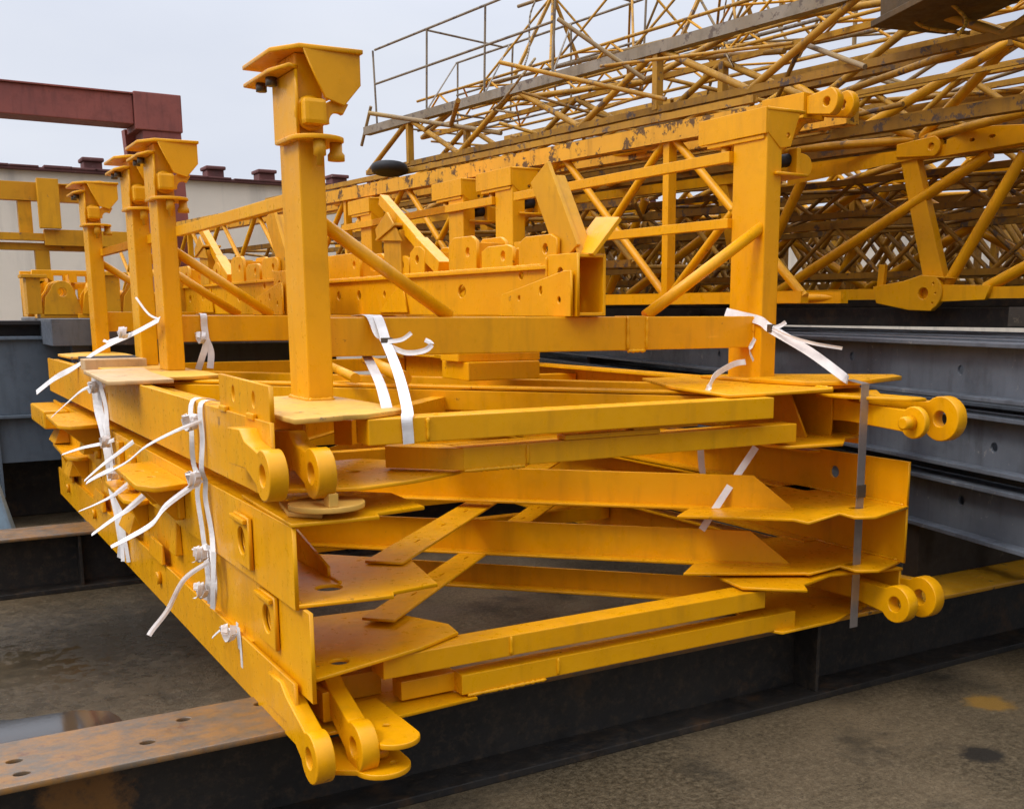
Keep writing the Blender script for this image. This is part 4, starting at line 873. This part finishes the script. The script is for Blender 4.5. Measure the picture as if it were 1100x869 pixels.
def lug_block(label, x, y, z, sc, kind, mat):
    o = thing('lug_block', label, 'casting', (x, y, z), 'small yellow castings in the background')
    h = .26 * sc; w = .34 * sc; d = .2 * sc
    MB().box(x - w / 2, x + w / 2, y, y + d, z, z + .03 * sc).build('foot_plate', mat, o)
    for yy in (y + .02 * sc, y + d - .01):
        MB().plate([(x - w * .42, z + .031 * sc), (x + w * .42, z + .031 * sc), (x + w * .3, z + h * .62)] + arc(x, z + h * .8, w * .24, 10, 170, 8) + [(x - w * .36, z + h * .62)], .03 * sc, holes=[(x, z + h * .78, w * .11)], **XZ((0, yy, 0))).build('lug', mat, o)
    if kind == 1: MB().bar((x - w * .4, y + d * .5, z + .05), (x + w * .9, y + d * .5, z + h * 1.35), .07 * sc, .06 * sc, up=(0, 1, 0)).build('arm', mat, o)
    if kind == 2: MB().box(x - w * .75, x - w * .45, y, y + d, z + .031 * sc, z + h * 1.2).build('side_post', mat, o); MB().box(x - w * .85, x - w * .3, y - .02, y + d + .02, z + h * 1.201, z + h * 1.3).build('cap_plate', mat, o)
    if kind == 3: MB().tube((x - w * .3, y + d * .5, z + h * .78), (x + w * .7, y + d * .5, z + h * .5), .04 * sc).build('pin', mat, o)
spots = ((2.05, 9.0), (2.42, 8.95), (2.78, 9.3), (3.05, 8.9), (3.3, 9.6), (2.2, 9.9), (2.6, 10.2), (2.95, 10.3), (3.6, 9.2), (3.75, 10.2), (1.75, 9.4), (1.55, 10.1), (1.2, 9.9), (3.4, 10.5), (1.2, 9.72), (1.5, 9.65))
names_ = ('first of the yellow castings left of the near post, close behind the second post', 'open eye yellow casting between the second and near posts', 'yellow casting with slanting arm left of the near post', 'yellow casting partly behind the near post', 'yellow casting just right of the near post in the distance',
          'small casting low behind the second post braces', 'tall yellow casting behind the brace tubes', 'pinned yellow casting behind the brace tubes', 'yellow casting right of the near post brace', 'far casting under the patchy chord right of the near post', 'yellow casting just right of the far post', 'pinned casting behind the third post', 'casting half hidden by the far post', 'rearmost yellow casting on the dark rack', 'yellow casting on the left girder in front of the slotted one', 'yellow casting on the left girder right beside the far post')
for k, (x, y) in enumerate(spots): lug_block(names_[k], x, y, 1.65, rg.uniform(.95, 1.45), k % 4, rg.choice(('yellow', 'yellow', 'ochre')))
o = thing('support_rack', 'low dark rack carrying the small castings behind the stack', 'rack', (2.6, 10, 0))
MB().box(1.0, 4.0, 8.85, 11.0, 1.45, 1.649, .004).build('deck', 'grey', o)
for x in (1.2, 3.8):
    for y in (9.0, 10.8): MB().box(x - .06, x + .06, y - .06, y + .06, 0, 1.449).build('leg', 'grey', o)

# ------------------------------------------------------------------ sky, sun, camera
w = bpy.data.worlds.new('World'); scene.world = w; w.use_nodes = True
nt = w.node_tree; bg = nt.nodes['Background']
sky = nt.nodes.new('ShaderNodeTexSky'); sky.sky_type = 'NISHITA'; sky.sun_disc = False
SE, SA = R(50), R(262)                       # sun elevation, azimuth (from +y, clockwise)
sky.sun_elevation = SE; sky.sun_rotation = SA; sky.air_density = 1; sky.dust_density = 3
tc = nt.nodes.new('ShaderNodeTexCoord')
mp = nt.nodes.new('ShaderNodeMapping'); mp.inputs['Scale'].default_value = (1, 1, 3); nt.links.new(tc.outputs['Generated'], mp.inputs[0])
cl = nt.nodes.new('ShaderNodeTexNoise'); cl.inputs['Scale'].default_value = 1.6; cl.inputs['Detail'].default_value = 5; nt.links.new(mp.outputs[0], cl.inputs['Vector'])
cloud = ramp(nt, cl.outputs[0], [(.32, (7.4, 8.0, 9.6)), (.68, (9.4, 9.8, 10.8))])
cc = mix(nt, .9, sky.outputs[0], cloud)
sx = nt.nodes.new('ShaderNodeSeparateXYZ'); nt.links.new(tc.outputs['Generated'], sx.inputs[0])     # overcast: the zenith is about three times as bright as the horizon
mr = nt.nodes.new('ShaderNodeMapRange'); mr.interpolation_type = 'SMOOTHSTEP'; mr.inputs[1].default_value = .2; mr.inputs[2].default_value = .85; mr.inputs[3].default_value = .95; mr.inputs[4].default_value = 3.9
nt.links.new(sx.outputs[2], mr.inputs[0])
cc = mix(nt, 1., cc, mr.outputs[0], 'MULTIPLY')
dt = nt.nodes.new('ShaderNodeVectorMath'); dt.operation = 'DOT_PRODUCT'; nt.links.new(tc.outputs['Generated'], dt.inputs[0]); dt.inputs[1].default_value = (-.35, .93, 0)   # unseen sky behind the camera dimmed to darken front faces
m2 = nt.nodes.new('ShaderNodeMapRange'); m2.interpolation_type = 'SMOOTHSTEP'; m2.inputs[1].default_value = -.7; m2.inputs[2].default_value = .65; m2.inputs[3].default_value = .66; m2.inputs[4].default_value = 1.08
nt.links.new(dt.outputs['Value'], m2.inputs[0])
cc = mix(nt, 1., cc, m2.outputs[0], 'MULTIPLY')
nt.links.new(cc, bg.inputs['Color']); bg.inputs['Strength'].default_value = .085
sl = bpy.data.lights.new('sun', 'SUN'); sl.energy = 1.3; sl.angle = R(14); sl.color = (1, .95, .88)
so = bpy.data.objects.new('sun', sl); col.objects.link(so)
sd = V((math.sin(SA) * math.cos(SE), math.cos(SA) * math.cos(SE), math.sin(SE)))
so.rotation_euler = sd.to_track_quat('Z', 'Y').to_euler(); so.location = sd * 30

cam = bpy.data.cameras.new('camera'); co = bpy.data.objects.new('camera', cam); col.objects.link(co)
right = V((.8496, -.5267, 0)).normalized(); fwd = V((.5187, .8361, -.1789)).normalized()
right = (right - fwd * right.dot(fwd)).normalized(); up = right.cross(fwd)
co.matrix_world = Matrix(((right.x, up.x, -fwd.x, 0), (right.y, up.y, -fwd.y, 0), (right.z, up.z, -fwd.z, 1.7), (0, 0, 0, 1)))
cam.sensor_width = 36; cam.lens = 1154.05 / 1100 * 36
cam.shift_x = -(610 - 550) / 1100; cam.shift_y = (545 - 434.5) / 1100
cam.clip_start = .05; cam.clip_end = 600
scene.camera = co
vs_ = scene.view_settings; vs_.view_transform = 'Standard'; vs_.look = 'None'; vs_.gamma = 1; vs_.use_curve_mapping = False; vs_.exposure = 0.03
scene.cycles.max_bounces = 8
